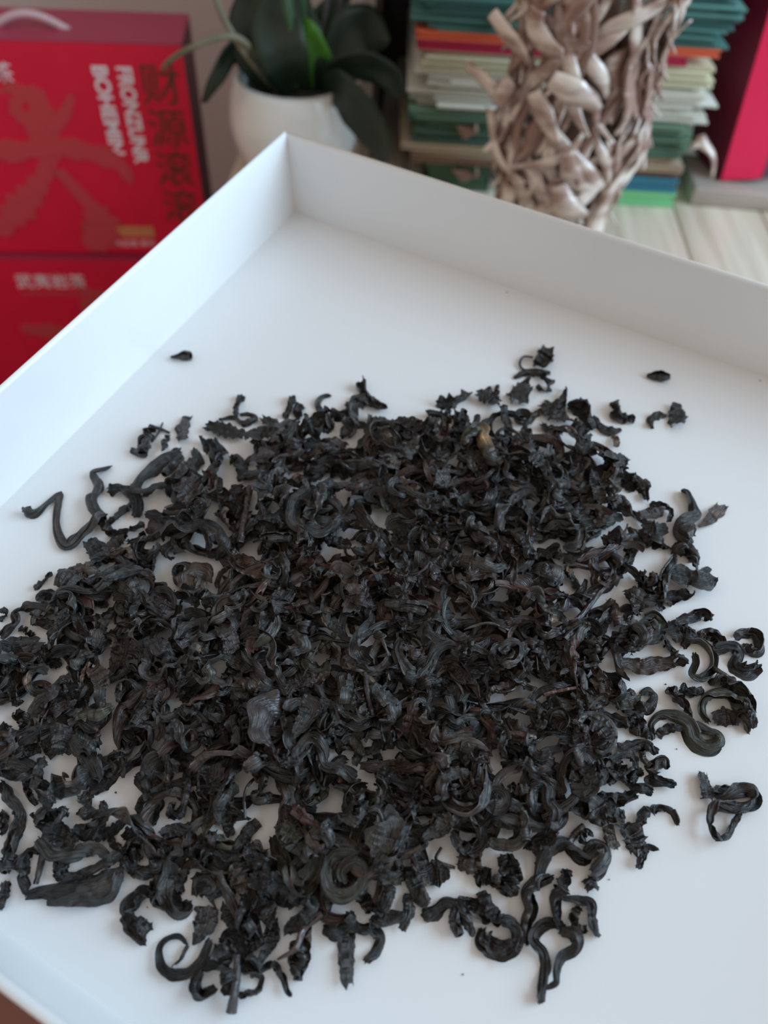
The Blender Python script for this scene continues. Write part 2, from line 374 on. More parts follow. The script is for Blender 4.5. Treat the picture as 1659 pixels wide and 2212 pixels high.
# outline of the heap and the bare patches in it (photo pixels)
HEAP = np.array([(250, 1085), (300, 1030), (390, 1010), (460, 950), (540, 925), (640, 905), (760, 900), (880, 905), (960, 895), (1050, 860), (1150, 880), (1230, 885), (1305, 935),
        (1355, 1020), (1400, 1100), (1465, 1165), (1480, 1260), (1455, 1330), (1400, 1440), (1360, 1480), (1345, 1560), (1365, 1640), (1325, 1720), (1330, 1790),
        (1260, 1815), (1180, 1790), (1080, 1815), (950, 1840), (915, 1915), (850, 1970), (790, 1985), (680, 1985), (600, 2030), (540, 1985), (450, 1930), (370, 1890),
        (290, 1870), (190, 1860), (110, 1820), (70, 1740), (0, 1700), (-120, 1690), (-140, 1330), (0, 1330), (70, 1310), (115, 1250), (175, 1210), (235, 1180), (300, 1150)], float)
GAPS = [(233, 1412, 14, 14), (236, 1496, 12, 16), (20, 1547, 34, 46), (118, 1658, 36, 48), (253, 1706, 52, 34), (422, 1621, 24, 16), (179, 1766, 32, 34), (375, 1766, 30, 20),
        (202, 1590, 22, 14), (290, 1604, 26, 20), (486, 1449, 28, 20), (743, 1638, 22, 22), (861, 1483, 16, 12), (584, 1695, 12, 36), (560, 1807, 22, 22), (776, 1679, 16, 12),
        (642, 1240, 20, 18), (709, 996, 24, 14), (754, 1024, 16, 14), (824, 1122, 16, 14), (642, 1013, 16, 14), (527, 965, 14, 16), (473, 1139, 26, 20), (429, 1206, 28, 22),
        (483, 1017, 26, 18), (337, 1078, 40, 24), (331, 1226, 34, 18), (1415, 1198, 24, 16), (1439, 1107, 18, 16), (1373, 1055, 14, 20), (1303, 1149, 18, 12), (1261, 915, 10, 14),
        (1321, 1351, 18, 18), (1345, 1290, 12, 16), (1400, 1420, 30, 14), (920, 1880, 20, 12), (850, 1940, 12, 20), (800, 1925, 16, 24), (300, 1820, 30, 16), (420, 1860, 14, 18),
        (505, 1770, 22, 16), (1165, 1620, 16, 14), (1240, 1760, 14, 14), (1350, 1690, 14, 20), (1000, 1690, 12, 14), (780, 940, 18, 16), (1150, 905, 10, 10), (30, 1360, 26, 30), (90, 1340, 26, 16)]
def in_poly(x, y, poly):
    c = np.zeros(np.shape(x), bool); j = len(poly) - 1
    for i in range(len(poly)):
        xi, yi = poly[i]; xj, yj = poly[j]
        c ^= ((yi > y) != (yj > y)) & (x < (xj - xi) * (y - yi) / (yj - yi + 1e-12) + xi); j = i
    return c
def in_gap(x, y):
    g = np.zeros(np.shape(x), bool)
    for gx, gy, a, b in GAPS: g |= ((x - gx) / (a * .95)) ** 2 + ((y - gy) / (b * .95)) ** 2 < 1
    return g
def random_line(r, n):
    L = r.uniform(1.5, 3.6); ds = L / (n - 1); t = np.linspace(0, 1, n)
    ty = r.random()
    if ty < 0.45: kk = r.choice([-1, 1]) * r.uniform(0.3, 1.6) * np.ones(n) + smooth_noise(n, 4, 0.5, r)
    elif ty < 0.75: kk = r.uniform(0.8, 2.0) * np.sin(2 * math.pi * t * r.uniform(.5, 1.1) + r.uniform(0, 6))
    elif ty < 0.88: kk = r.choice([-1, 1]) * r.uniform(1.5, 2.8) * np.ones(n) + smooth_noise(n, 4, 0.5, r)
    else: kk = smooth_noise(n, 4, 0.25, r)
    h = np.cumsum(kk) * ds + r.uniform(0, 6.28)
    P = np.stack([np.cumsum(np.cos(h)) * ds, np.cumsum(np.sin(h)) * ds, smooth_noise(n, 5, 0.10, r) + 0.16 * np.abs(np.sin(t * math.pi * r.uniform(.6, 1.6)))], 1)
    P -= P.mean(0); a = r.normal(0, 0.16); b = r.uniform(0, 6.28)
    P[:, 2] += a * (P[:, 0] * math.cos(b) + P[:, 1] * math.sin(b))
    return P
N_FILL = 790
fillers = []
FS, FT = 28, 15
tries = 0
while len(fillers) < N_FILL and tries < 30000:
    tries += 1
    P = random_line(nrg, FS); cx_, cy_ = nrg.uniform(0.6, 36), nrg.uniform(-38, -4)
    px, py, _ = tray_px(np.array([cx_, cy_, 0.6]))
    if not in_poly(px, py, HEAP): continue
    P[:, 0] += cx_; P[:, 1] += cy_
    qx, qy, _ = tray_px(P[::3] * [1, 1, 0] + [0, 0, 0.7])
    if in_poly(qx, qy, HEAP).mean() < 0.93 or in_gap(qx, qy).any(): continue
    if P[:, 0].min() < 0.4 or P[:, 1].min() < -TRAY_L + 0.4: continue
    kd = nrg.choice(['l', 'l', 'l', 'l', 'f', 'r', 's'], p=[.2, .2, .2, .18, .14, .05, .03])
    w0 = nrg.uniform(0.22, 0.5) if kd == 'l' else (nrg.uniform(0.5, 1.0) if kd == 'f' else (0.30 if kd == 'r' else 0.11))
    if kd == 'f': P = P.mean(0) + (P - P.mean(0)) * 0.6
    t = np.linspace(0, 1, FS); w = w0 * np.clip(0.35 + 1.1 * np.sin(math.pi * np.clip(t * nrg.uniform(.8, 1.0) + nrg.uniform(0, .12), 0, 1)) ** 0.7, .3, 1.1)
    tn = nrg.choice(list('kgbpro'), p=[.45, .14, .17, .14, .04, .06])
    V, UV, C_ = ribbon(P, w, kd, tn, nrg, FS, FT)
    ix, iy = cells(V); lo = V[:, 2]
    d = Hm[ix, iy] - lo
    z = np.quantile(d, 0.62); z = max(z, -lo.min())
    V[:, 2] += z
    if V[:, 2].max() > 2.3: 
        if nrg.random() < 0.75: continue
    deposit(V); fillers.append((V, UV, C_, kd, tn))
# Measured leaves: view, kind (l strip, f flake, r roll, s stalk), tint, centre line, widths, label ('+' = part of the one before)
TRACES = [
# --- A
('A','f','k',[(1240,740),(1260,800),(1200,880),(1150,960)],[40,80,100,70],None),
('A','l','k',[(1300,670),(1350,720),(1400,780),(1380,850)],[60,90,90,60],None),
('A','f','k',[(1320,590),(1400,610),(1500,640),(1560,650)],[70,95,95,70],None),
('A','l','k',[(1400,550),(1500,545),(1560,580),(1630,550),(1600,520),(1530,520)],[20,25,28,30,25,18],None),
('A','l','k',[(1545,395),(1520,470),(1505,530)],[42,36,24],None),
('A','l','k',[(1470,800),(1530,810),(1550,870),(1530,940)],[60,70,70,40],None),
('A','f','p',[(1130,900),(1190,970),(1260,1050)],[120,190,170],None),
('A','l','k',[(1260,1190),(1280,1090),(1300,1000)],[60,60,40],None),
('A','l','p',[(1060,960),(1100,930),(1170,900),(1230,830)],[40,60,60,40],None),
('A','l','k',[(1130,1150),(1190,1190),(1260,1150),(1330,1100)],[60,80,90,70],None),
('A','l','k',[(1410,1010),(1440,1080),(1500,1130),(1540,1180)],[70,90,90,60],None),
('A','l','b',[(1380,1150),(1440,1180),(1490,1230)],[40,60,50],None),
('A','l','k',[(930,1150),(1010,1170),(1080,1190),(1170,1250)],[50,65,65,40],None),
('A','l','k',[(690,1005),(760,995),(850,1020),(885,1080),(880,1180)],[35,65,70,60,60],None),
('A','l','k',[(850,1080),(780,1140),(690,1220)],[45,50,40],None),
('A','l','k',[(1160,740),(1060,790),(980,850),(900,930),(870,985),(930,1000),(1020,970),(1110,975)],[60,100,90,65,50,40,45,35],'black crooked tea leaf with a broad top end at the heap\'s far edge'),
('A','r','k',[(1165,780),(1110,840),(1050,900)],[55,65,55],'+'),
('A','l','k',[(715,848),(660,865),(590,890),(605,930),(625,990),(585,1060),(610,1120),(660,1180)],[14,32,36,44,62,60,58,40],'upright wavy black tea leaf with a thin bent tip near the left wall'),
('A','l','k',[(150,1120),(185,1160),(235,1150),(300,1090),(385,1022),(372,1080),(360,1150),(358,1230),(385,1325),(430,1360),(490,1310),(560,1240),(640,1180),(690,1170)],[40,60,45,34,30,40,42,48,58,62,80,90,80,50],'zigzag black tea leaf with a hooked tip reaching towards the left wall'),
('A','l','k',[(660,1200),(700,1260),(760,1290),(850,1250),(920,1220)],[40,45,45,45,40],None),
('A','l','k',[(970,600),(940,680),(900,760)],[40,75,60],'dark twiggy tea leaf with a crosswise rolled end by the small flake'),
('A','r','k',[(840,745),(890,765),(940,775)],[42,48,46],'+'),
('A','s','k',[(960,592),(1030,612),(1085,637)],[26,18,16],'+'),
('A','s','k',[(1042,572),(1012,640),(975,690)],[12,14,14],'+'),
('A','l','k',[(1085,655),(1060,700),(1040,755)],[26,34,18],'tiny dark sliver of leaf beside the twiggy leaf'),
('A','f','p',[(1190,530),(1165,600),(1165,680)],[62,84,60],'small purplish torn leaf flake lying alone above the heap'),
('A','r','p',[(1090,152),(1140,147),(1180,140),(1220,140)],[14,34,62,50],'tiny beak-shaped dark bit of leaf alone beside the left wall'),
('A','f','k',[(560,1330),(620,1390),(650,1460)],[70,120,110],None),
('A','l','b',[(690,1390),(740,1330),(800,1300)],[60,70,50],None),
('A','l','k',[(860,1310),(900,1380),(940,1440),(960,1500),(920,1540)],[110,130,100,60,25],None),
('A','l','b',[(700,1420),(770,1400),(830,1400),(855,1450)],[40,50,50,40],None),
('A','f','g',[(370,1540),(430,1560),(500,1600)],[110,170,130],'smooth grey-black cupped leaf at the heap\'s far left rim'),
('A','l','k',[(220,1640),(270,1600),(330,1530)],[30,30,20],None),
('A','f','b',[(480,1490),(540,1510),(610,1500)],[40,110,90],None),
('A','l','k',[(560,1600),(640,1540),(740,1510),(850,1470)],[60,65,55,40],None),
('A','l','g',[(600,1640),(700,1570),(800,1530),(900,1520),(990,1570)],[60,70,60,55,40],None),
('A','l','k',[(1060,1290),(1150,1260),(1250,1220),(1340,1222),(1410,1290),(1420,1370),(1390,1450)],[110,95,80,85,85,70,40],'^'),
('A','f','k',[(1020,1390),(1100,1360),(1180,1370)],[70,100,80],None),
('A','s','b',[(1602,985),(1578,1100),(1555,1230),(1535,1340)],[46,40,46,48],'straight greyish-brown tea stalk with joints standing out of the heap'),
# --- B
('B','l','k',[(1590,320),(1580,370),(1590,400)],[22,26,30],None),
('B','f','k',[(1470,380),(1530,390),(1590,420)],[80,110,90],None),
('B','l','k',[(1210,430),(1280,440),(1350,410),(1420,370)],[40,60,70,60],None),
('B','l','k',[(1290,490),(1230,497),(1150,485)],[44,48,40],None),
('B','l','k',[(1320,540),(1370,500),(1360,570),(1330,470)],[60,80,60,40],None),
('B','l','r',[(1300,540),(1250,620),(1200,660)],[45,52,42],None),
('B','l','k',[(1290,590),(1370,600),(1440,560),(1460,500)],[25,35,40,30],None),
('B','f','k',[(960,530),(1030,570),(1100,600)],[60,100,90],None),
('B','l','k',[(1120,560),(1160,590),(1200,650)],[60,80,50],None),
('B','l','k',[(560,385),(505,395),(478,440),(510,500),(565,575)],[10,24,34,44,50],'thin-tipped black leaf curling up off the far edge of the heap'),
('B','l','k',[(320,385),(305,460),(265,525)],[36,42,30],None),
('B','l','k',[(390,460),(350,470),(370,520)],[40,50,40],None),
('B','f','k',[(140,520),(190,560),(250,600)],[60,100,90],None),
('B','f','k',[(30,620),(120,620),(230,610)],[80,100,80],None),
('B','l','g',[(330,540),(300,620),(330,690),(350,715)],[60,80,60,20],None),
('B','f','b',[(180,660),(220,620),(260,580)],[50,60,30],None),
('B','f','p',[(60,770),(140,740),(230,700),(290,690)],[90,120,90,50],None),
('B','l','k',[(745,290),(755,360),(790,410),(860,450),(905,462)],[58,54,70,55,35],'black leaf with a frayed upright tip on the far edge of the heap'),
('B','l','k',[(780,410),(710,400),(660,460)],[50,60,50],'+'),
('B','l','g',[(700,455),(690,540),(640,640)],[80,120,70],None),
('B','l','k',[(480,490),(580,490),(640,530)],[40,60,70],None),
('B','l','k',[(380,600),(440,570),(500,540),(530,610)],[60,90,80,60],None),
('B','l','o',[(820,510),(790,620),(720,715)],[50,58,40],None),
('B','l','k',[(840,540),(920,570),(990,600)],[60,70,50],None),
('B','l','k',[(820,630),(890,610),(960,640),(960,700),(860,660)],[40,50,50,50,40],None),
('B','l','k',[(1000,630),(1060,640),(1130,740),(1200,790),(1280,800)],[60,75,55,40,20],None),
('B','f','g',[(1060,640),(1040,720),(1000,760)],[90,110,70],None),
('B','l','k',[(470,790),(490,720),(560,720),(650,740),(740,790)],[40,50,50,55,40],None),
('B','l','k',[(480,810),(580,790),(700,810),(800,810),(870,830),(860,890)],[50,60,60,50,40,30],None),
('B','f','b',[(590,938),(700,932),(810,955)],[40,55,30],None),
('B','l','k',[(400,860),(500,840),(600,860),(640,900)],[60,70,70,50],None),
('B','l','o',[(1370,700),(1430,610),(1490,605),(1510,680),(1540,770),(1590,795),(1620,760)],[50,80,80,66,60,50,30],'*'),
('B','l','k',[(1570,690),(1550,680),(1600,650),(1650,650)],[40,30,30,26],None),
('B','l','g',[(1400,760),(1440,830),(1500,880),(1530,900)],[40,60,60,30],None),
('B','l','r',[(1140,790),(1160,870),(1220,940),(1320,920),(1400,905),(1500,905),(1525,950),(1490,935)],[40,40,28,22,20,20,18,14],None),
('B','f','g',[(1275,820),(1250,890),(1230,940)],[40,90,80],None),
('B','l','k',[(1300,950),(1310,1030),(1330,1090)],[70,90,50],None),
('B','l','g',[(300,850),(210,860),(170,920),(190,1000)],[50,60,60,40],None),
('B','f','k',[(100,1010),(130,940),(150,900)],[110,110,60],None),
('B','l','k',[(90,1170),(150,1140),(230,1150),(260,1200)],[40,60,70,40],None),
('B','l','k',[(210,1020),(280,1000),(270,1080)],[60,80,60],None),
('B','l','r',[(350,940),(325,910),(350,880),(390,910)],[24,26,28,30],None),
('B','l','g',[(390,900),(420,970),(345,1030),(330,1120),(350,1180),(420,1215),(500,1230),(590,1170)],[36,58,72,78,70,62,62,36],'grey-ridged S-shaped tea leaf on top of the heap'),
('B','l','g',[(570,905),(510,970),(460,1060),(400,1130)],[46,88,82,60],None),
('B','r','g',[(140,1258),(230,1255),(315,1260)],[58,62,56],'short grey rolled tea leaf wound with a strip, on the heap'),
('B','s','k',[(80,1290),(130,1270),(160,1265)],[14,18,20],'+'),
('B','l','g',[(400,1240),(410,1310),(390,1380)],[70,70,50],None),
('B','l','g',[(190,1440),(150,1480),(180,1540),(240,1540),(250,1470),(200,1400)],[40,50,60,60,50,30],None),
('B','l','g',[(240,1370),(270,1450),(260,1590)],[50,60,40],None),
('B','l','k',[(170,1290),(160,1360),(140,1420)],[40,40,40],None),
('B','l','k',[(620,1200),(700,1180),(790,1190),(860,1220)],[30,45,50,30],None),
('B','l','k',[(520,1260),(600,1290),(680,1310)],[40,60,40],None),
('B','l','k',[(720,1280),(770,1240),(830,1290),(900,1360)],[40,55,70,60],None),
('B','l','g',[(870,1360),(860,1420),(890,1460)],[50,70,40],'*'),
('B','l','k',[(920,1350),(990,1400),(1020,1480)],[60,90,60],None),
('B','l','k',[(1060,970),(1020,1040),(960,1090),(960,1145),(1050,1155),(1110,1110)],[60,50,36,34,34,28],None),
('B','f','t',[(1040,980),(1070,950),(1110,950)],[40,46,20],None),
('B','l','p',[(1190,980),(1160,1040),(1150,1080),(1070,1035)],[22,24,26,24],None),
('B','l','k',[(1150,1075),(1250,1075),(1345,1100)],[50,60,40],None),
('B','l','p',[(1270,1120),(1270,1190),(1295,1255)],[30,26,14],None),
('B','l','k',[(1110,1110),(1150,1180),(1210,1200)],[50,60,60],None),
('B','l','g',[(1365,1105),(1430,1170),(1530,1255)],[40,80,40],None),
('B','l','p',[(1350,1190),(1430,1240),(1540,1290),(1570,1345)],[40,62,70,40],None),
('B','l','g',[(1400,1220),(1350,1290),(1340,1350)],[50,50,50],None),
('B','f','g',[(1350,1400),(1450,1415),(1560,1440),(1640,1430)],[60,100,90,50],None),
('B','f','b',[(1400,1500),(1500,1490),(1590,1490)],[60,80,60],None),
('B','l','g',[(1330,1370),(1275,1430),(1290,1490),(1350,1545),(1430,1610)],[60,66,70,66,40],'grey sharply bent tea leaf on the heap below the ring of curled leaves'),
('B','f','b',[(550,1500),(610,1460),(650,1480),(700,1600)],[60,130,130,70],None),
('B','l','k',[(400,1560),(460,1500),(530,1470)],[60,80,60],None),
('B','l','b',[(690,1450),(740,1440),(700,1490)],[30,34,34],None),
('B','l','p',[(760,1590),(760,1530),(830,1500),(920,1465)],[40,36,44,40],None),
('B','l','k',[(860,1500),(880,1560),(870,1600)],[60,60,40],None),
('B','l','b',[(920,1470),(1000,1510),(1080,1530)],[30,40,30],None),
('B','f','p',[(1130,1440),(1200,1460),(1240,1540)],[60,100,80],None),
# --- C
('C','f','k',[(300,85),(275,140),(240,205)],[60,110,80],'torn black leaf with a looped stalk, standing apart at the far side of the heap'),
('C','s','k',[(205,148),(145,145),(122,190),(150,225),(230,225),(310,243)],[12,14,16,16,16,18],'+'),
('C','l','k',[(85,275),(160,245),(240,250),(310,252)],[26,40,40,26],'slim black leaf strip lying under the torn leaf with the looped stalk'),
('C','l','k',[(265,268),(312,310),(285,358),(222,328)],[26,32,30,24],'small hooked black leaf at the far side of the heap under the slim strip'),
('C','r','k',[(908,262),(960,262),(1010,266),(1052,272)],[18,58,58,28],'small seed-shaped black leaf bit lying alone below the back wall'),
('C','l','k',[(715,428),(722,500),(770,525),(838,525)],[50,60,46,34],'small bent black leaf apart from the heap, beside the lobed one'),
('C','l','k',[(945,585),(932,530),(985,505),(1035,512)],[28,42,42,24],'black leaf with a ragged lobe and a hooked tail, alone on the tray floor'),
('C','f','k',[(1105,435),(1095,500),(1090,565)],[60,120,70],'+'),
('C','f','k',[(120,310),(120,370),(110,420)],[90,140,110],None),
('C','f','k',[(270,430),(340,480),(400,540)],[90,150,110],None),
('C','l','k',[(410,335),(388,410),(350,480)],[14,44,60],'spiky black leaf tip pointing up from the far edge of the heap'),
('C','l','k',[(420,450),(490,460),(540,520),(570,590)],[60,80,60,50],None),
('C','l','k',[(580,510),(610,560),(660,600),(755,598)],[20,40,60,20],None),
('C','f','k',[(440,560),(500,590),(560,600)],[80,100,70],None),
('C','l','b',[(170,560),(230,490),(280,470)],[30,40,30],None),
('C','f','t',[(690,640),(720,660),(715,700)],[40,50,40],None),
('C','l','p',[(300,590),(400,600),(480,640),(560,670)],[20,28,36,20],None),
('C','l','k',[(480,720),(560,710),(640,740)],[60,80,80],None),
('C','l','k',[(630,760),(700,770),(790,790)],[80,90,60],None),
('C','l','k',[(20,440),(50,560),(60,690)],[50,60,40],None),
('C','f','k',[(190,740),(240,780),(290,850)],[70,100,60],None),
('C','l','k',[(330,780),(430,770),(490,820),(440,860)],[60,90,80,50],None),
('C','l','r',[(80,690),(130,685),(185,690)],[20,26,20],None),
('C','l','k',[(60,780),(130,850),(220,880)],[60,80,40],None),
('C','l','g',[(235,915),(320,925),(390,925),(440,950)],[24,56,60,40],None),
('C','l','g',[(340,950),(370,1040),(430,1090),(490,1140)],[70,70,60,40],None),
('C','f','k',[(580,850),(600,950),(640,1050)],[40,90,90],None),
('C','l','g',[(620,920),(680,950),(700,1000),(680,1050)],[40,60,50,40],None),
('C','l','k',[(740,850),(790,910),(840,960)],[60,80,60],None),
('C','l','k',[(845,870),(880,950),(905,1035)],[30,50,40],None),
('C','f','k',[(490,1165),(600,1160),(760,1130)],[50,80,50],None),
('C','f','p',[(840,1130),(910,1110),(1000,1100)],[60,80,70],None),
('C','l','k',[(930,1065),(1010,1065),(1060,1110),(1040,1165)],[30,30,28,30],None),
('C','f','k',[(880,1210),(950,1210),(1040,1210)],[80,110,60],None),
('C','l','k',[(1120,970),(1165,990),(1195,1060),(1212,1130),(1140,1165),(1130,1230),(1180,1290)],[22,40,46,56,80,115,90],'tall S-shaped black leaf standing at the right of the heap by the brown flake'),
('C','f','b',[(1375,1065),(1335,1110),(1290,1160),(1228,1197)],[66,92,60,14],'brown drop-shaped leaf flake with a stalk tip, lying right of the heap'),
('C','l','g',[(0,1220),(20,1110),(90,1010),(180,985),(235,1050)],[50,66,70,66,40],None),
('C','l','g',[(215,1190),(250,1130),(350,1120),(440,1160),(495,1230),(470,1310),(390,1330)],[50,70,80,80,70,60,40],'large grey swirled tea leaf rolled up like an eye, on the heap'),
('C','l','g',[(230,1210),(330,1230),(420,1250)],[50,70,50],'+'),
('C','l','k',[(0,1240),(90,1250),(160,1290),(200,1380)],[40,60,80,60],None),
('C','l','b',[(20,1320),(80,1350),(90,1440),(80,1560)],[40,50,46,40],None),
('C','l','g',[(230,1430),(270,1380),(340,1340),(370,1390)],[40,60,60,40],None),
('C','f','g',[(400,1390),(450,1380),(510,1340)],[60,80,40],None),
('C','l','g',[(400,1410),(430,1470),(455,1530)],[26,40,24],'*'),
('C','l','k',[(160,1500),(240,1480),(320,1530),(380,1600)],[40,70,70,40],None),
('C','l','r',[(545,1370),(560,1450),(610,1540),(680,1560)],[24,36,40,24],None),
('C','l','k',[(640,1290),(710,1260),(760,1290)],[60,70,50],None),
('C','l','k',[(800,1320),(800,1390),(750,1490)],[50,56,50],None),
('C','l','k',[(880,1290),(960,1290),(1040,1330)],[60,70,30],None),
('C','l','k',[(1060,1350),(1130,1330),(1190,1370),(1212,1440)],[50,90,70,40],None),
('C','f','k',[(1020,1480),(1120,1500),(1230,1515),(1315,1490)],[90,150,180,100],'broad black torn leaf sheet at the right edge of the heap'),
('C','s','k',[(985,1570),(1000,1480),(1065,1385)],[18,18,14],None),
('C','l','k',[(850,1530),(920,1530),(980,1510)],[60,60,50],None),
# --- F
('F','l','k',[(965,30),(985,80),(1060,90),(1190,60)],[40,60,70,60],None),
('F','l','k',[(860,190),(868,130),(930,98),(990,120),(995,175)],[40,44,44,46,40],None),
('F','l','o',[(900,220),(960,205),(1008,260),(980,335),(905,330),(885,260),(930,230),(965,285)],[50,60,60,60,60,50,44,30],'olive-black tea leaf wound into a round coil at the right of the heap'),
('F','f','b',[(690,110),(720,180),(740,260)],[60,80,60],None),
('F','l','k',[(840,20),(830,110),(850,190)],[30,50,40],None),
('F','l','k',[(1305,225),(1265,185),(1180,220),(1090,250)],[40,64,66,50],'ragged black leaf with a broad base reaching out at the right of the heap'),
('F','f','k',[(1050,300),(1130,290),(1205,300)],[110,160,90],'+'),
('F','l','k',[(690,330),(760,320),(850,330),(840,390)],[60,80,90,70],None),
('F','l','k',[(700,380),(770,400),(820,430)],[60,80,50],None),
('F','l','k',[(1010,330),(1040,390),(1080,430),(1160,500)],[40,60,50,40],None),
('F','l','o',[(1150,405),(1150,370),(1200,350),(1265,375),(1315,450),(1310,530),(1250,590),(1185,565),(1210,490),(1200,430)],[46,50,54,50,46,46,44,40,38,30],'olive-black looped tea leaf with a crossing strand, right of the heap'),
('F','s','o',[(1315,520),(1380,560),(1458,600)],[36,30,14],'+'),
('F','l','k',[(1225,330),(1270,310),(1330,325),(1375,370),(1320,385)],[40,60,64,50,40],'small folded black leaf between the looped leaf and the twisted strip'),
('F','l','k',[(1325,415),(1420,392),(1485,430),(1465,500),(1530,545),(1610,500)],[50,62,62,76,76,60],'twisted wavy black leaf strip lying to the right of the looped leaf'),
('F','l','k',[(1450,332),(1500,308),(1580,310),(1612,380),(1600,432),(1530,415),(1550,372)],[46,50,50,52,50,46,40],'small curled black leaf lying alone farthest right of the heap'),
('F','f','b',[(728,515),(790,500),(880,520),(970,500),(1085,485)],[50,105,100,115,70],'crinkled brown leaf flake lying flat at the right edge of the heap'),
('F','l','k',[(1265,665),(1190,675),(1110,655)],[34,50,44],'dark V-shaped leaf with a pointed lower arm, right of the heap'),
('F','l','p',[(1060,635),(1085,700),(1150,760),(1188,830)],[60,72,50,16],'+'),
('F','l','o',[(1295,628),(1360,588),(1450,640),(1540,720),(1560,810)],[44,62,72,62,44],'large arched black leaf with a brown torn flake caught under it'),
('F','l','o',[(1300,862),(1258,810),(1258,730),(1330,680),(1420,690),(1500,770),(1520,840),(1540,930)],[46,44,46,56,66,80,80,40],'+'),
('F','f','p',[(1318,835),(1400,830),(1480,835)],[60,120,90],'+'),
('F','l','k',[(1520,720),(1560,800),(1570,895)],[50,50,40],'+'),
('F','l','o',[(952,940),(933,880),(985,822),(1080,830),(1150,880),(1190,965),(1280,1025),(1355,1000),(1345,930),(1260,895),(1190,860)],[24,32,40,70,90,90,90,80,60,50,34],'wavy olive-black leaf with frilled edges and a hooked tail, right of the heap'),
('F','l','k',[(968,935),(1040,900),(1125,885)],[44,50,44],'+'),
('F','f','k',[(1258,1172),(1270,1250),(1292,1335)],[70,86,80],'black looped leaf with a square upper end, alone to the right of the heap'),
('F','l','k',[(1320,1292),(1430,1290),(1530,1280),(1582,1330),(1540,1385),(1440,1395),(1340,1365),(1298,1430),(1310,1530),(1370,1585)],[76,84,70,56,56,66,60,34,32,40],'+'),
('F','l','k',[(1330,1592),(1410,1565),(1455,1480),(1490,1415)],[20,36,34,28],'+'),
('F','l','k',[(1102,1497),(1070,1420),(1010,1388),(940,1402),(872,1455),(868,1498)],[22,28,34,48,70,60],'small arched black leaf with a thick foot, alone below the heap\'s right side'),
('F','f','k',[(760,1500),(820,1560),(850,1650)],[90,150,110],'crumpled black leaf with a smooth brown lobe at the lower right of the heap'),
('F','f','b',[(690,1490),(690,1570),(730,1640)],[50,90,50],'+'),
('F','l','k',[(985,1650),(915,1630),(880,1690),(848,1765)],[16,36,44,36],'+'),
('F','s','k',[(660,1560),(668,1620),(686,1690)],[22,20,14],'+'),
('F','l','k',[(1085,1238),(1010,1230),(945,1205),(955,1135),(1010,1100),(1030,1150)],[44,56,74,66,60,36],'black leaf curled like a hook at the right edge of the heap'),
('F','l','k',[(810,900),(870,920),(930,940),(940,970)],[50,60,50,30],None),
('F','l','k',[(740,1030),(820,1000),(900,990),(975,1055)],[60,70,60,40],None),
('F','s','k',[(880,1030),(890,1090),(940,1135)],[40,40,36],None),
('F','l','k',[(950,1292),(890,1275),(818,1250),(830,1185),(890,1160)],[36,48,50,46,40],None),
('F','l','k',[(690,1110),(750,1060),(820,1070),(850,1150)],[40,50,50,40],None),
('F','l','k',[(700,1140),(760,1180),(800,1230)],[80,90,60],None),
('F','l','k',[(660,1160),(690,1200),(715,1235)],[40,50,30],None),
('F','f','o',[(670,720),(760,730),(850,690)],[60,120,110],None),
('F','l','k',[(770,800),(870,800),(930,760),(960,700),(920,665),(870,690)],[60,80,60,42,40,36],None),
('F','l','k',[(620,720),(600,780),(640,810),(740,850),(800,890)],[60,60,50,50,50],None),
('F','f','k',[(560,850),(630,890),(710,970)],[90,130,60],None),
('F','l','k',[(800,870),(850,850),(885,885)],[60,60,40],None),
('F','l','b',[(560,670),(620,650),(690,670)],[50,60,40],None),
('F','l','g',[(480,390),(490,300),(540,240),(600,290),(610,370)],[40,60,70,60,50],None),
('F','l','k',[(520,350),(570,400),(590,500)],[110,110,60],None),
('F','l','g',[(470,470),(530,500),(600,510)],[40,50,40],None),
('F','l','k',[(300,370),(340,400),(330,460),(420,520)],[50,80,80,30],None),
('F','l','g',[(300,540),(280,460),(230,410),(150,400)],[20,50,60,60],None),
('F','l','g',[(190,480),(130,540),(60,580)],[60,80,60],None),
('F','l','g',[(20,570),(100,600),(170,640),(230,660)],[30,50,60,40],None),
('F','l','g',[(0,430),(60,380),(110,400),(90,470),(20,510)],[60,70,70,70,50],None),
('F','l','k',[(130,400),(200,370),(270,370)],[60,60,24],None),
('F','l','k',[(150,160),(190,80),(230,70),(270,150),(300,230)],[50,60,60,60,50],None),
('F','f','g',[(270,200),(330,200),(405,220)],[100,120,30],'*'),
('F','s','p',[(675,-10),(600,80),(530,170),(470,240),(400,350)],[26,32,34,40,40],'long purplish-brown stalk crossing the upper right of the heap'),
('F','l','k',[(220,290),(280,325),(360,310),(450,270),(500,235)],[40,44,44,44,40],None),
('F','l','b',[(0,190),(60,160),(120,190)],[30,34,24],None),
('F','l','b',[(40,260),(130,220),(220,230),(250,290)],[40,44,46,30],None),
('F','l','k',[(160,790),(200,710),(280,655),(380,632),(485,640)],[44,46,50,46,34],'^'),
('F','s','r',[(270,690),(360,665),(470,645)],[20,26,18],None),
('F','l','k',[(480,640),(540,670),(590,700)],[40,46,30],None),
('F','l','k',[(440,680),(490,720),(505,800),(490,840)],[26,34,36,24],None),
('F','l','g',[(240,740),(265,820),(250,900)],[50,56,50],None),
('F','f','k',[(300,800),(340,850),(390,900)],[80,120,90],None),
('F','l','k',[(310,850),(320,800),(380,790),(420,850),(380,910)],[26,30,34,34,30],None),
('F','l','p',[(440,850),(500,870),(540,930),(540,1000)],[26,40,44,40],None),
('F','f','k',[(390,960),(450,960),(500,940)],[80,110,70],None),
('F','s','r',[(50,925),(130,935),(220,955)],[34,40,30],'short pinkish-red stalk on the right half of the heap'),
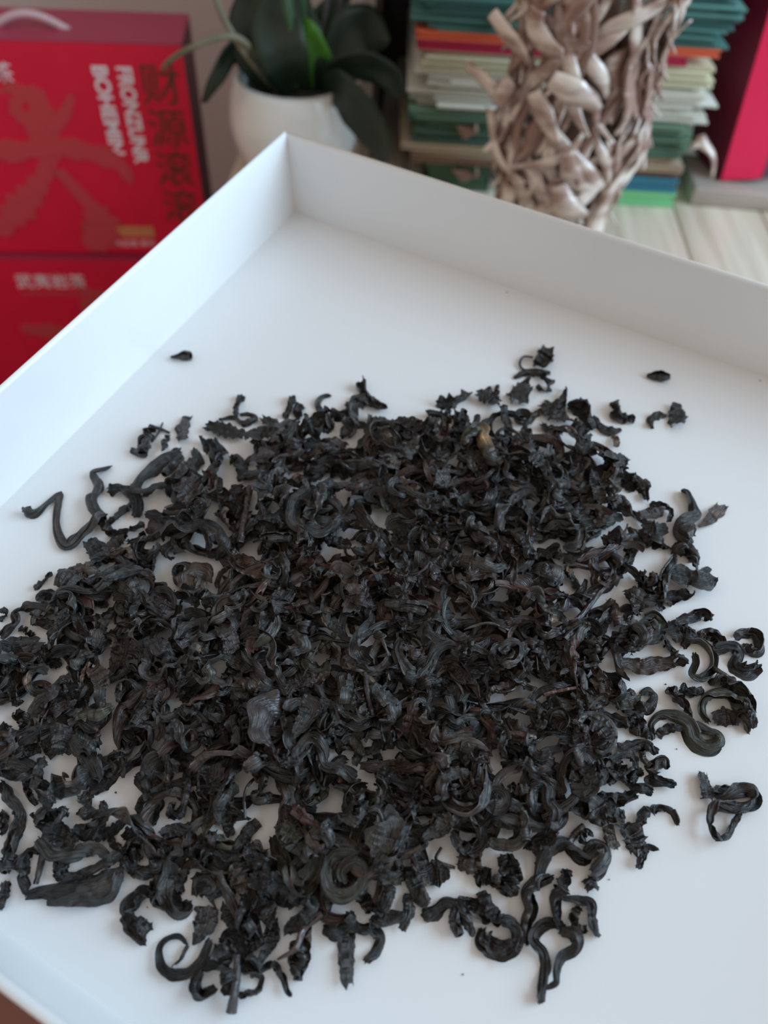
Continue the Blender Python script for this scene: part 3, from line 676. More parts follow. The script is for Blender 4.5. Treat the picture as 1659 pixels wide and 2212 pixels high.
('F','l','g',[(60,960),(140,970),(200,1020),(250,1070),(310,1030)],[40,60,66,62,44],None),
('F','f','k',[(430,1090),(520,1060),(690,1050)],[70,110,30],None),
('F','l','g',[(430,1075),(470,1120),(520,1110),(560,1150),(640,1160)],[70,100,110,100,60],None),
('F','l','g',[(440,1260),(520,1255),(600,1210),(660,1160)],[60,90,90,50],None),
('F','l','p',[(400,1305),(372,1210),(400,1100),(470,1030),(560,990)],[40,40,44,44,40],None),
('F','l','g',[(500,1330),(560,1290),(640,1190)],[50,60,50],None),
('F','l','k',[(10,1130),(100,1120),(200,1150),(310,1150)],[40,60,60,30],None),
('F','l','k',[(180,1180),(230,1210),(290,1250),(300,1360),(340,1420),(290,1540),(150,1640)],[46,60,70,70,66,60,40],'long black bent leaf hanging down the right side of the heap'),
('F','l','g',[(30,1290),(100,1290),(180,1280)],[50,60,40],'*'),
('F','l','k',[(410,1350),(470,1380),(560,1390),(610,1450),(640,1505)],[40,90,130,110,40],None),
('F','l','k',[(610,1310),(690,1330),(780,1330),(850,1310)],[50,66,66,50],None),
('F','l','k',[(640,1380),(700,1420),(770,1440)],[80,100,60],None),
('F','l','k',[(40,1350),(110,1390),(150,1470),(110,1580),(30,1620)],[60,60,56,50,46],None),
('F','l','k',[(590,1030),(640,1050),(690,1055)],[40,46,20],None),
# --- H bottom right
('F','l','k',[(225,1860),(270,1700),(330,1610),(400,1600),(460,1650),(530,1690),(580,1620),(640,1650),(640,1730),(560,1800)],[50,80,90,80,60,70,80,110,120,80],'large black double-arched leaf at the bottom right of the heap'),
('F','s','b',[(430,1605),(470,1545),(517,1497)],[40,44,36],None),
('F','l','k',[(500,1590),(530,1540),(580,1560)],[40,40,30],None),
('H','l','k',[(1350,310),(1300,390),(1275,470),(1285,560),(1293,615)],[50,66,54,40,26],'narrow black leaf hanging straight down under the double-arched leaf'),
('H','f','k',[(1440,350),(1460,375),(1470,405)],[50,64,60],None),
('H','l','k',[(1265,345),(1180,370),(1140,430),(1155,510),(1130,580),(1135,695)],[36,60,62,60,54,20],'wavy black leaf strip hanging down beside the narrow leaf'),
('H','l','k',[(1310,450),(1400,465),(1458,485),(1462,560),(1492,650)],[22,40,48,54,44],'small black rectangular-bent leaf at the bottom right'),
('H','l','o',[(1405,495),(1370,545),(1395,600),(1440,610)],[30,40,40,36],'+'),
('H','l','k',[(1330,600),(1250,578),(1190,600),(1165,660),(1220,740),(1222,850),(1198,985)],[36,44,54,52,46,44,44],'Y-shaped long black leaf whose two arms meet in a tip pointing down the tray'),
('H','l','k',[(1300,620),(1370,640),(1385,695),(1310,760),(1290,830),(1280,890),(1225,918)],[40,58,50,46,36,28,18],'+'),
('H','l','k',[(1020,228),(1030,290),(1042,360),(1020,432)],[56,90,112,70],'two-lobed small black leaf lying alone below the heap'),
('H','l','k',[(868,352),(925,345),(985,358)],[50,72,50],'+'),
('H','l','k',[(600,555),(660,525),(720,480),(770,500),(830,580),(858,650)],[56,62,50,50,46,24],'black leaf with a slit dangling end at the bottom of the heap'),
('H','r','k',[(770,505),(765,570),(790,640)],[50,64,50],'+'),
('H','l','k',[(765,470),(860,500),(950,540),(1010,570)],[50,76,76,50],'tangled black leaf ending in a tight ring below the heap'),
('H','l','k',[(890,415),(915,470),(980,545),(1040,545)],[46,60,50,40],'+'),
('H','l','k',[(912,605),(893,670),(950,725),(1030,735),(1082,660),(1060,590),(1000,575)],[40,40,50,56,60,56,40],'+'),
('H','l','p',[(920,630),(980,680),(1060,680)],[36,44,36],'+'),
('H','f','k',[(205,625),(205,720),(210,800),(216,893)],[100,92,78,62],'flat black leaf strip hanging down at the bottom of the heap with a split end'),
('H','l','k',[(205,525),(270,600),(340,610),(382,655),(350,725),(297,770)],[40,50,56,48,46,36],'curved black leaf with a frayed foot beside the flat hanging strip'),
('H','l','k',[(90,600),(150,630),(220,590),(250,530)],[50,66,50,30],None),
('H','l','b',[(20,530),(10,640),(0,790)],[40,44,30],None),
('H','f','k',[(520,430),(520,520),(490,615)],[50,64,40],None),
('H','l','k',[(440,390),(400,470),(370,540)],[60,60,40],None),
('H','f','o',[(370,350),(440,340),(540,320)],[60,90,60],None),
('H','l','k',[(330,560),(420,560),(510,540)],[50,70,40],None),
('H','l','g',[(530,310),(570,410),(620,490)],[60,80,50],None),
('H','f','k',[(610,330),(680,320),(740,320)],[90,120,40],None),
('H','s','b',[(695,190),(670,255),(765,296)],[14,18,16],None),
('H','f','b',[(780,250),(850,270),(910,270)],[70,100,90],None),
('H','l','k',[(560,170),(590,260),(610,300)],[80,80,60],None),
('H','l','o',[(270,210),(150,215),(100,300),(120,400),(190,440),(270,390),(300,310),(240,275),(190,320),(210,370)],[50,70,76,76,70,70,66,60,50,40],'big olive-black leaf rolled into a spiral at the lower middle of the heap'),
('H','f','g',[(420,0),(430,80),(400,180),(370,260)],[90,150,140,90],'broad grey veined leaf piece lying on the lower middle of the heap'),
('H','l','k',[(350,270),(430,240),(480,160),(530,60),(560,0)],[30,36,36,36,30],None),
('H','f','g',[(730,20),(690,80),(620,150)],[60,110,40],'small light grey leaf flake catching the light at the lower heap'),
('H','l','k',[(755,110),(790,185),(860,190),(895,130),(870,50),(800,35),(760,70)],[50,56,56,54,50,46,40],None),
('H','l','b',[(840,30),(880,90),(890,150)],[20,24,18],None),
('H','l','o',[(930,160),(1010,180),(1090,165),(1125,80),(1110,0)],[40,48,48,46,40],None),
('H','s','k',[(1120,100),(1130,160)],[46,46],None),
('H','l','k',[(1160,200),(1250,150),(1280,60)],[50,60,50],None),
('H','l','k',[(60,330),(20,420),(60,510)],[60,60,50],None),
('H','l','k',[(240,400),(300,460),(330,520)],[60,66,50],None),
('H','l','k',[(350,290),(420,320),(480,290)],[60,60,40],None),
# --- G bottom left
('D','l','k',[(0,1270),(80,1370),(120,1470),(108,1560),(80,1680),(40,1760)],[46,62,62,62,66,70],'long black leaf bowing down along the left border of the heap'),
('G','l','k',[(0,10),(20,60),(20,125)],[36,40,36],None),
('G','f','k',[(30,370),(20,440),(0,510)],[40,56,40],None),
('G','l','k',[(0,290),(50,260),(95,280)],[60,80,40],None),
('G','f','k',[(130,440),(220,420),(330,420),(430,400),(530,370),(620,310)],[40,70,120,140,140,70],'broad flat black leaf sheet at the lower left of the heap'),
('G','l','k',[(135,430),(112,340),(120,250),(165,205),(210,215)],[50,50,44,36,24],'+'),
('G','f','k',[(240,475),(400,470),(560,455),(610,330)],[30,44,44,50],'+'),
('G','l','k',[(310,350),(400,340),(500,290),(630,230)],[40,44,44,36],None),
('G','l','k',[(320,250),(310,310),(300,350)],[70,60,40],None),
('G','s','p',[(232,150),(210,270),(183,380)],[36,34,26],'smooth purplish stalk standing across the broad flat leaf sheet'),
('G','l','g',[(190,150),(260,220),(370,235),(470,190),(570,250)],[50,60,60,60,30],None),
('G','f','g',[(210,120),(300,130),(385,180)],[70,120,70],'broad grey leaf lying over the stalk at the lower left of the heap'),
('G','l','k',[(190,10),(240,60),(300,70)],[70,80,60],None),
('G','l','k',[(370,100),(450,120),(540,80)],[60,70,50],None),
('G','l','k',[(650,30),(580,100),(480,150)],[40,48,40],None),
('G','l','k',[(445,165),(480,80),(560,15),(650,35),(730,95),(770,180),(795,255)],[34,46,52,52,60,62,56],'^'),
('G','f','k',[(630,110),(670,130),(720,150)],[50,70,50],None),
('G','l','k',[(560,140),(590,190),(640,220)],[30,36,30],None),
('G','l','k',[(640,300),(660,210),(710,180),(700,260)],[40,60,60,40],None),
('G','l','k',[(640,260),(700,310),(790,300),(860,230)],[40,60,66,50],None),
('G','l','k',[(820,170),(850,200),(830,240)],[40,50,40],None),
('G','l','k',[(780,410),(700,450),(658,520),(680,600),(742,690)],[50,66,66,70,30],'black leaf with a jagged foot dangling at the lower left of the heap'),
('G','f','k',[(700,560),(735,600),(755,640)],[40,70,50],'+'),
('G','l','k',[(800,360),(790,440),(860,510)],[60,66,40],None),
('G','l','g',[(975,100),(950,180),(880,260),(835,350),(850,440),(920,510),(985,480)],[60,76,84,90,84,84,50],'pale grey ribbon-like leaf draped down the lower left of the heap'),
('G','l','k',[(890,350),(930,340),(920,420)],[40,50,40],None),
('G','f','k',[(980,380),(1060,380),(1120,440)],[90,120,90],None),
('G','l','k',[(1000,400),(1010,360),(1070,350),(1090,400),(1040,420)],[24,28,30,30,24],None),
('G','l','b',[(935,340),(955,295),(1020,275),(1095,315),(1150,390),(1190,490),(1222,585)],[40,54,56,50,46,44,26],'brownish arched leaf over crumpled leaves at the lower left of the heap'),
('G','f','p',[(1060,490),(1045,580),(985,690)],[110,140,16],'heart-shaped purplish leaf piece tucked under the brownish arch'),
('G','f','k',[(1160,480),(1170,550),(1200,600)],[60,80,40],None),
('G','l','k',[(960,690),(915,645),(850,660),(815,720),(830,800),(890,840),(970,832),(1030,770),(1075,655)],[16,24,30,30,42,48,48,46,36],'round open ring of black leaf lying alone at the bottom of the tray floor'),
('G','l','k',[(962,690),(930,755),(880,802)],[18,16,12],'+'),
('G','l','k',[(1150,690),(1165,650),(1210,655),(1240,720),(1290,800),(1320,830)],[60,56,60,80,90,40],'cluster-like black leaf with a club-shaped stalk at the very bottom'),
('G','l','k',[(1140,680),(1140,740),(1190,760)],[60,70,50],'+'),
('G','l','k',[(1135,795),(1050,795),(1000,870),(1015,955),(1110,920)],[50,56,56,52,40],'+'),
('G','l','k',[(1150,820),(1160,890),(1180,940)],[70,80,50],'+'),
('G','s','p',[(1215,740),(1212,850),(1200,940),(1185,1035)],[30,42,44,56],'+'),
('G','l','k',[(1305,838),(1342,865),(1310,930),(1220,948)],[24,28,30,30],'+'),
('G','l','k',[(1335,820),(1395,798),(1445,855),(1468,925),(1495,950)],[22,34,30,24,20],'small tadpole-shaped black leaf with a thin bent tail at the bottom'),
('G','l','k',[(1230,285),(1250,370),(1270,450),(1235,540),(1230,620)],[70,76,66,56,40],None),
('G','l','k',[(1260,560),(1290,620),(1310,710)],[60,96,66],None),
('G','f','k',[(1405,560),(1385,660),(1325,790)],[80,86,40],None),
('G','f','k',[(1330,460),(1360,520),(1400,570)],[90,110,80],None),
('G','l','k',[(1530,660),(1530,760),(1520,862)],[60,84,46],'stubby black leaf pointing down at the bottom edge of the heap'),
('G','s','r',[(1645,525),(1560,600),(1510,710),(1420,765)],[50,38,30,12],'reddish tapering stalk lying over the stubby leaf'),
('G','f','k',[(1450,620),(1520,580),(1600,530)],[40,80,60],None),
('G','l','k',[(1325,440),(1400,400),(1480,430),(1520,490)],[50,90,110,70],None),
('G','l','k',[(1570,440),(1600,490),(1540,550)],[60,60,40],None),
('G','f','b',[(1210,300),(1235,370),(1240,430)],[60,80,50],None),
('G','l','k',[(1330,60),(1260,130),(1195,195)],[50,62,30],None),
('G','l','k',[(1285,165),(1295,220),(1360,260)],[30,56,60],None),
('G','l','k',[(1260,260),(1340,260),(1420,300)],[50,66,50],None),
('G','l','k',[(1290,330),(1330,370),(1380,340)],[50,60,40],None),
('G','l','o',[(1395,130),(1430,230),(1490,340),(1560,395),(1620,310),(1645,210)],[50,62,64,70,60,56],'V-shaped olive-black leaf at the bottom of the heap'),
('G','f','g',[(1440,60),(1490,120),(1540,190)],[90,140,100],None),
('G','l','k',[(815,120),(880,100),(970,85)],[40,52,50],None),
('G','f','p',[(1010,150),(1060,180),(1090,130)],[70,90,40],None),
('G','l','k',[(965,210),(1060,235),(1130,285),(1230,260)],[50,62,66,40],None),
('G','s','r',[(1495,0),(1560,50),(1650,90)],[40,44,30],'reddish-brown curved stalk piece on the lower heap beside the grey flake'),
# --- D
('D','l','k',[(340,190),(250,150),(150,160),(90,190),(110,240),(50,300),(0,345)],[24,36,44,52,60,60,50],'black crook-shaped leaf at the far left border of the heap'),
('D','l','k',[(0,170),(40,190),(0,240)],[28,30,28],'small dark loop of leaf cut by the left border of the picture'),
('D','f','k',[(205,255),(270,255),(340,275)],[30,60,60],None),
('D','f','k',[(10,380),(110,400),(250,380)],[70,130,90],None),
('D','l','k',[(120,290),(170,310),(220,330)],[30,36,30],None),
('D','l','k',[(80,480),(70,540),(10,560)],[40,44,36],None),
('D','f','k',[(0,690),(40,620),(100,590)],[90,90,20],None),
('D','l','k',[(100,560),(115,535),(128,510)],[16,24,12],None),
('D','l','k',[(240,110),(280,70),(340,90),(340,140),(270,130)],[50,60,60,50,40],None),
('D','l','g',[(365,72),(440,75),(470,130),(450,230),(370,290),(320,370)],[26,40,50,62,66,80],'grey walking-stick shaped leaf at the left of the heap'),
('D','l','k',[(480,200),(520,280),(560,360),(592,435)],[56,66,60,36],None),
('D','f','k',[(380,180),(410,200),(440,190)],[50,80,50],None),
('D','l','k',[(290,400),(320,470),(370,540)],[60,80,50],None),
('D','l','k',[(160,560),(200,520),(260,490)],[60,90,50],None),
('D','l','g',[(300,580),(250,550),(190,580),(180,650),(240,700),(310,690)],[36,44,46,48,50,40],'*'),
('D','f','k',[(540,80),(610,110),(680,150)],[60,90,50],None),
('D','l','k',[(720,180),(680,240),(620,330),(600,400)],[40,50,60,50],None),
('D','l','g',[(860,40),(920,100),(960,160),(1040,200)],[44,50,50,40],None),
('D','l','k',[(870,80),(850,160),(850,230)],[60,70,30],None),
('D','f','p',[(1090,120),(1050,190),(985,260)],[80,110,60],None),
('D','l','k',[(740,320),(770,265),(850,250),(910,290)],[36,42,50,50],None),
('D','f','b',[(780,360),(765,460),(700,590)],[100,110,50],None),
('D','f','b',[(590,530),(640,600),(670,670)],[90,120,80],None),
('D','l','g',[(490,640),(478,550),(520,475),(600,440)],[40,60,66,46],None),
('D','l','t',[(575,500),(530,590),(515,705)],[24,34,22],None),
('D','l','k',[(900,350),(940,290),(1010,260),(1090,290)],[50,60,60,36],None),
('D','l','g',[(1320,220),(1230,190),(1150,230),(1135,310),(1200,360),(1290,310),(1310,240)],[44,50,54,54,56,50,40],'grey leaf curled into an oval ring on the left half of the heap'),
('D','l','g',[(1590,50),(1490,130),(1410,220),(1320,240)],[60,72,66,40],None),
('D','l','g',[(1020,420),(1150,390),(1300,350),(1395,300)],[40,62,66,60],None),
('D','f','p',[(1410,270),(1470,340),(1490,440)],[90,120,100],None),
('D','l','k',[(1250,50),(1330,90),(1360,140)],[60,70,50],None),
('D','l','k',[(1110,80),(1190,90),(1270,140)],[60,80,60],None),
('D','f','k',[(1405,450),(1500,490),(1610,560)],[40,100,100],None),
('D','l','b',[(1530,620),(1600,650),(1660,690)],[60,80,80],None),
('D','l','g',[(1210,470),(1260,420),(1330,440)],[60,80,70],'*'),
('D','l','g',[(1180,470),(1060,560),(980,600),(925,560),(950,480),(930,420)],[70,84,64,60,64,46],None),
('D','l','k',[(880,400),(960,390),(1040,440),(1100,500)],[40,90,100,60],None),
('D','l','g',[(1210,460),(1290,500),(1345,570),(1300,620),(1240,570)],[60,66,66,60,50],None),
('D','l','g',[(1230,480),(1190,570),(1120,690)],[60,76,40],None),
('D','l','k',[(780,680),(810,610),(890,590),(930,600)],[50,60,54,44],None),
('D','f','p',[(940,700),(990,680),(1060,640)],[70,100,60],None),
('D','l','p',[(1080,605),(1105,680),(1055,770),(1030,850),(1030,950),(1000,1010)],[38,36,40,36,30,26],None),
('D','l','g',[(1300,560),(1280,640),(1220,690),(1150,740)],[50,56,60,60],None),
('D','l','g',[(1140,800),(1200,830),(1290,760)],[50,66,40],None),
('D','l','b',[(920,640),(850,740),(775,850),(755,970),(780,1080),(790,1245)],[60,84,86,60,46,36],'long brown split leaf running down the left half of the heap'),
('D','l','k',[(790,930),(870,905),(940,920),(962,990),(920,1080),(830,1160),(750,1230)],[44,52,60,60,54,44,26],None),
('D','l','k',[(900,1030),(880,990),(830,1050),(740,1110)],[40,46,50,40],None),
('D','f','k',[(960,800),(900,850),(860,900)],[70,80,60],None),
('D','l','g',[(1110,940),(1150,900),(1170,1000),(1200,1060),(1260,1030),(1260,960),(1220,920)],[46,50,50,50,50,44,40],'grey-black leaf bent into a small round eye on the left half of the heap'),
('D','l','k',[(1060,1000),(1090,920),(1130,880)],[50,50,44],None),
('D','f','p',[(200,850),(250,780),(330,700),(400,590)],[60,110,90,30],None),
('D','l','k',[(370,640),(410,620),(400,700)],[40,60,50],None),
('D','f','k',[(290,870),(350,810),(430,770)],[60,100,70],None),
('D','l','k',[(430,780),(500,720),(540,640)],[50,70,60],None),
('D','f','o',[(480,850),(550,830),(640,820),(710,780)],[60,100,100,60],None),
('D','l','k',[(80,640),(90,720),(130,780)],[36,50,50],None),
('D','l','k',[(100,830),(170,880),(160,950)],[60,70,60],None),
('D','l','p',[(0,1020),(110,970),(260,905)],[46,56,40],None),
('D','f','k',[(0,910),(60,950)],[60,60],None),
('D','f','g',[(290,990),(320,1040),(350,1100)],[60,100,60],None),
('D','f','k',[(390,930),(390,1010),(380,1090)],[50,80,60],None),
('D','l','k',[(100,1110),(180,1080),(260,1050)],[70,90,70],None),
('D','l','k',[(0,1160),(60,1230),(150,1245),(240,1190),(285,1120)],[40,46,48,46,40],None),
('D','l','g',[(310,1310),(245,1260),(240,1190),(290,1130)],[50,62,62,40],None),
('D','l','k',[(160,1260),(180,1340),(240,1420)],[30,34,30],None),
('D','s','k',[(1220,1205),(1200,1310),(1165,1470)],[36,46,48],None),
('D','l','k',[(640,1110),(725,1180),(650,1290),(570,1330)],[50,90,90,60],None),
('D','f','k',[(450,990),(520,1060),(590,1150),(630,1240)],[50,110,110,50],'smooth black pointed leaf lying slantwise at the left of the heap'),
('D','l','g',[(260,1410),(350,1330),(470,1290),(570,1250),(600,1240)],[110,120,100,90,50],'broad grey folded leaf at the lower left of the heap'),
('D','f','g',[(520,1350),(550,1380),(570,1420)],[60,80,50],None),
('D','l','k',[(250,1480),(330,1490),(430,1450)],[80,90,60],None),
('D','l','k',[(500,1460),(540,1480),(640,1460),(660,1390)],[40,60,60,40],None),
('D','l','b',[(640,910),(600,980),(560,1040)],[30,30,24],None),
('D','l','k',[(640,1000),(580,1050),(540,1110)],[60,70,50],None),
('D','l','k',[(860,1230),(930,1300),(1020,1290),(1075,1200),(1060,1090)],[50,90,96,66,40],'*'),
('D','l','k',[(1110,1210),(1170,1140),(1210,1190),(1180,1290)],[60,70,60,50],None),
('D','l','b',[(1225,1195),(1290,1120),(1400,1075),(1500,1090),(1615,1125)],[56,72,76,70,44],'orange-brown edged leaf arching over the lower left of the heap'),
('D','r','g',[(1560,1185),(1620,1140),(1660,1100)],[70,80,70],None),
('D','l','b',[(1600,900),(1580,960),(1620,1030),(1660,1040)],[40,50,50,40],None),
('D','l','k',[(1500,870),(1530,950),(1510,1030)],[70,80,50],None),
('D','f','k',[(1390,900),(1420,960),(1440,1020)],[60,80,60],None),
('D','l','k',[(1290,900),(1320,960),(1310,1020)],[80,90,60],None),
('D','l','g',[(1370,780),(1410,840),(1370,900)],[80,90,60],None),
('D','l','k',[(1350,740),(1450,690),(1580,740)],[50,70,50],None),
('D','l','k',[(1470,540),(1450,620),(1400,680)],[60,80,40],None),
('D','l','g',[(1500,1285),(1440,1360),(1400,1450),(1415,1545)],[70,84,76,50],'light grey folded leaf loop on the lower left of the heap'),
('D','f','g',[(1530,1470),(1460,1530),(1480,1620)],[60,90,50],'+'),
('D','l','k',[(890,1480),(900,1400),(960,1372),(1025,1410),(995,1480),(970,1545)],[40,40,44,42,36,36],None),
('D','f','k',[(1020,1600),(1080,1570),(1150,1560)],[30,60,50],None),
('D','l','k',[(1070,1440),(1130,1460),(1170,1500)],[70,80,50],None),
('D','l','k',[(1260,1340),(1330,1320),(1420,1310)],[50,60,40],None),
# --- E: the middle of the heap, topmost leaves last
('E','l','k',[(290,45),(210,140),(110,220),(45,310)],[70,76,66,40],None),
('E','l','g',[(30,170),(100,130),(200,80)],[60,66,50],None),
('E','l','k',[(170,200),(220,210),(270,200)],[40,50,40],None),
('E','l','p',[(270,130),(310,170),(400,180)],[40,46,36],None),
('E','l','g',[(500,60),(480,170),(510,250),(560,310)],[50,56,56,36],None),
('E','l','g',[(310,230),(350,280),(420,310)],[60,80,60],None),
('E','f','p',[(640,0),(685,80),(640,170)],[70,130,110],'mottled purplish leaf flake standing on the middle of the heap'),
('E','l','p',[(740,20),(720,110),(790,150)],[40,60,50],None),
('E','r','g',[(860,120),(950,135),(1050,145),(1135,180)],[56,80,84,70],'grey ridged rolled tea leaf in the middle of the heap'),
('E','l','g',[(890,70),(950,55),(990,80)],[50,70,50],None),
('E','l','b',[(1090,-10),(1200,30),(1330,110),(1400,165),(1462,245)],[56,66,70,56,22],'long brown tapering leaf lying across the middle of the heap'),
('E','l','g',[(1340,-20),(1420,40),(1435,110),(1420,160)],[30,36,34,24],None),
('E','l','g',[(1300,200),(1190,215),(1132,265),(1165,330),(1260,355)],[80,66,50,60,56],None),
('E','l','k',[(880,270),(940,235),(990,240),(980,300)],[24,30,30,30],None),
('E','l','b',[(650,230),(650,290),(690,330)],[26,34,30],None),
('E','l','g',[(230,340),(290,320),(330,400),(250,440)],[50,70,80,60],None),
('E','l','o',[(540,320),(480,390),(370,475)],[40,62,40],None),
('E','l','o',[(530,370),(540,450),(470,550),(400,555),(330,495)],[44,54,66,66,50],'V-shaped pale-ridged leaf lying left of the topmost ring'),
('E','l','g',[(215,455),(160,485),(175,560),(205,640),(240,715)],[34,46,46,46,30],None),
('E','f','k',[(230,650),(290,650),(350,640)],[50,70,40],None),
('E','f','p',[(440,390),(340,600)],[10,10],None),
('E','l','b',[(340,640),(430,610),(510,570)],[46,60,40],None),
('E','f','k',[(370,740),(460,760),(540,780)],[40,60,40],None),
('E','l','g',[(960,360),(938,440),(1000,560),(1080,600),(1140,540),(1185,440),(1260,392),(1345,410)],[50,62,74,76,70,66,54,26],'grey U-shaped pleated leaf right of the topmost ring'),
('E','f','p',[(990,410),(1060,440),(1120,430)],[50,80,50],None),
('E','l','g',[(1420,360),(1400,420),(1370,470)],[36,46,40],None),
('E','l','k',[(1340,460),(1370,530),(1480,550),(1600,540)],[50,56,60,50],None),
('E','l','k',[(880,550),(970,600),(1060,620)],[50,70,50],None),
('E','f','p',[(920,770),(980,730),(1060,690)],[70,90,50],None),
('E','l','b',[(1150,580),(1260,540),(1330,560),(1395,620),(1450,680),(1482,745)],[60,80,84,66,56,36],'brown-ribbed pod-like leaf right of the middle of the heap'),
('E','l','k',[(1080,660),(1170,620),(1280,630)],[60,80,60],None),
('E','l','b',[(1510,760),(1530,690),(1600,660),(1660,650)],[34,38,38,34],None),
('E','f','k',[(1130,720),(1210,700),(1310,690)],[80,100,60],None),
('E','l','k',[(1180,800),(1250,815),(1310,890),(1390,860),(1500,835),(1570,825)],[44,56,56,60,60,40],None),
('E','l','g',[(1560,820),(1590,900),(1630,980),(1600,1070)],[60,60,60,30],None),
('E','l','b',[(1100,810),(1150,900),(1250,975),(1430,945)],[56,84,96,50],None),
('E','l','r',[(1060,780),(1030,850),(1000,950)],[44,50,40],None),
('E','l','r',[(910,920),(960,960),(940,990)],[30,36,30],None),
('E','l','g',[(410,860),(500,900),(610,925)],[90,120,60],None),
('E','l','k',[(380,960),(480,960),(600,950)],[50,60,40],None),
('E','l','k',[(470,1010),(560,1040),(650,1060)],[60,80,50],None),
('E','l','o',[(720,940),(670,1000),(690,1080),(670,1170)],[50,66,66,30],None),
('E','l','g',[(780,990),(840,1000),(910,1000)],[70,100,70],None),
('E','f','b',[(700,1170),(800,1170),(900,1180),(1010,1170)],[50,80,90,70],None),
('E','l','k',[(820,1200),(900,1250),(1000,1280),(1130,1280)],[60,80,80,50],None),
('E','f','k',[(1260,1050),(1350,1070),(1440,1080)],[70,90,70],None),
('E','l','p',[(1400,1110),(1460,1090),(1520,1130)],[50,80,60],None),
('E','l','p',[(1040,910),(1110,1020),(1190,1090),(1250,1190)],[40,50,90,70],None),
('E','l','o',[(1260,1120),(1340,1110),(1390,1170)],[40,46,40],None),
('E','l','g',[(1260,1230),(1225,1320),(1280,1415),(1390,1450),(1480,1405),(1512,1290),(1480,1180)],[70,70,74,78,60,54,50],'large grey leaf curled into a ring at the lower right middle of the heap'),
('E','l','g',[(1230,1250),(1300,1220),(1400,1195)],[60,66,40],'+'),
('E','s','b',[(1405,1200),(1420,1250),(1440,1310)],[20,26,30],'+'),
('E','l','p',[(1290,1270),(1310,1330),(1330,1380)],[40,46,30],'+'),
('E','f','g',[(1300,1480),(1220,1560),(1110,1630)],[70,110,40],None),
('E','l','k',[(1080,1280),(1080,1370),(1040,1440)],[50,60,50],None),
('E','l','g',[(740,1330),(650,1390),(630,1480),(700,1550)],[60,66,62,50],None),
('E','l','g',[(700,1350),(720,1430),(700,1510)],[60,66,40],None),
('E','l','k',[(500,1200),(580,1220),(670,1260)],[80,90,60],'*'),
('E','l','k',[(350,1200),(375,1270),(305,1350),(345,1430),(430,1450)],[46,52,50,46,36],None),
('E','l','o',[(350,1420),(430,1370),(490,1270),(500,1200)],[40,66,60,50],None),
('E','l','g',[(290,1300),(285,1180),(345,1035),(415,1005),(465,1080),(485,1160),(590,1180),(680,1250)],[86,84,84,84,76,62,84,56],'grey-black arch-shaped leaf standing on the lower left middle of the heap'),
('E','l','k',[(200,1080),(230,1120),(280,1140)],[60,90,60],None),
('E','l','g',[(0,1180),(60,1150),(120,1110)],[70,80,40],None),
('E','l','b',[(20,1220),(70,1270),(120,1230)],[30,36,30],None),
('E','l','g',[(0,1360),(70,1380),(140,1360)],[60,70,40],None),
('E','l','r',[(270,1420),(340,1490),(450,1560)],[40,56,30],None),
('E','l','k',[(450,1600),(500,1540),(590,1500)],[40,50,40],None),
('E','f','o',[(200,1560),(260,1600),(330,1640)],[90,130,80],None),
('E','l','p',[(170,790),(80,850),(75,960),(120,1060),(180,1150),(245,1195)],[150,140,110,70,44,24],'^'),
('E','f','g',[(330,730),(380,820),(280,970)],[60,150,50],'light grey broad leaf blade folded over a dark hollow, middle left of the heap'),
('E','r','g',[(600,590),(620,680),(620,770)],[96,110,100],'black leaf rolled into an open tube, below the topmost ring'),
('E','l','g',[(770,640),(840,720),(905,800),(880,920)],[60,96,100,76],None),
('E','l','g',[(570,720),(600,830),(700,870),(760,850)],[40,46,50,40],None),
('E','l','g',[(700,680),(680,760),(740,830)],[50,70,60],None),
('E','l','p',[(880,570),(885,630),(840,690)],[24,30,24],None),
('E','l','g',[(820,225),(740,290),(680,380),(680,450),(730,530)],[66,66,64,60,40],'^grey pleated leaf forming the topmost ring in the middle of the heap'),
('E','l','g',[(800,320),(870,390),(905,470),(850,540),(760,560),(690,530)],[50,62,60,56,46,34],'+'),
('E','s','p',[(595,540),(660,552),(730,560)],[20,24,28],'+'),
('E','s','p',[(735,570),(752,690),(782,850)],[26,34,40],'pinkish-grey stalk standing down from the topmost ring of the heap'),
]

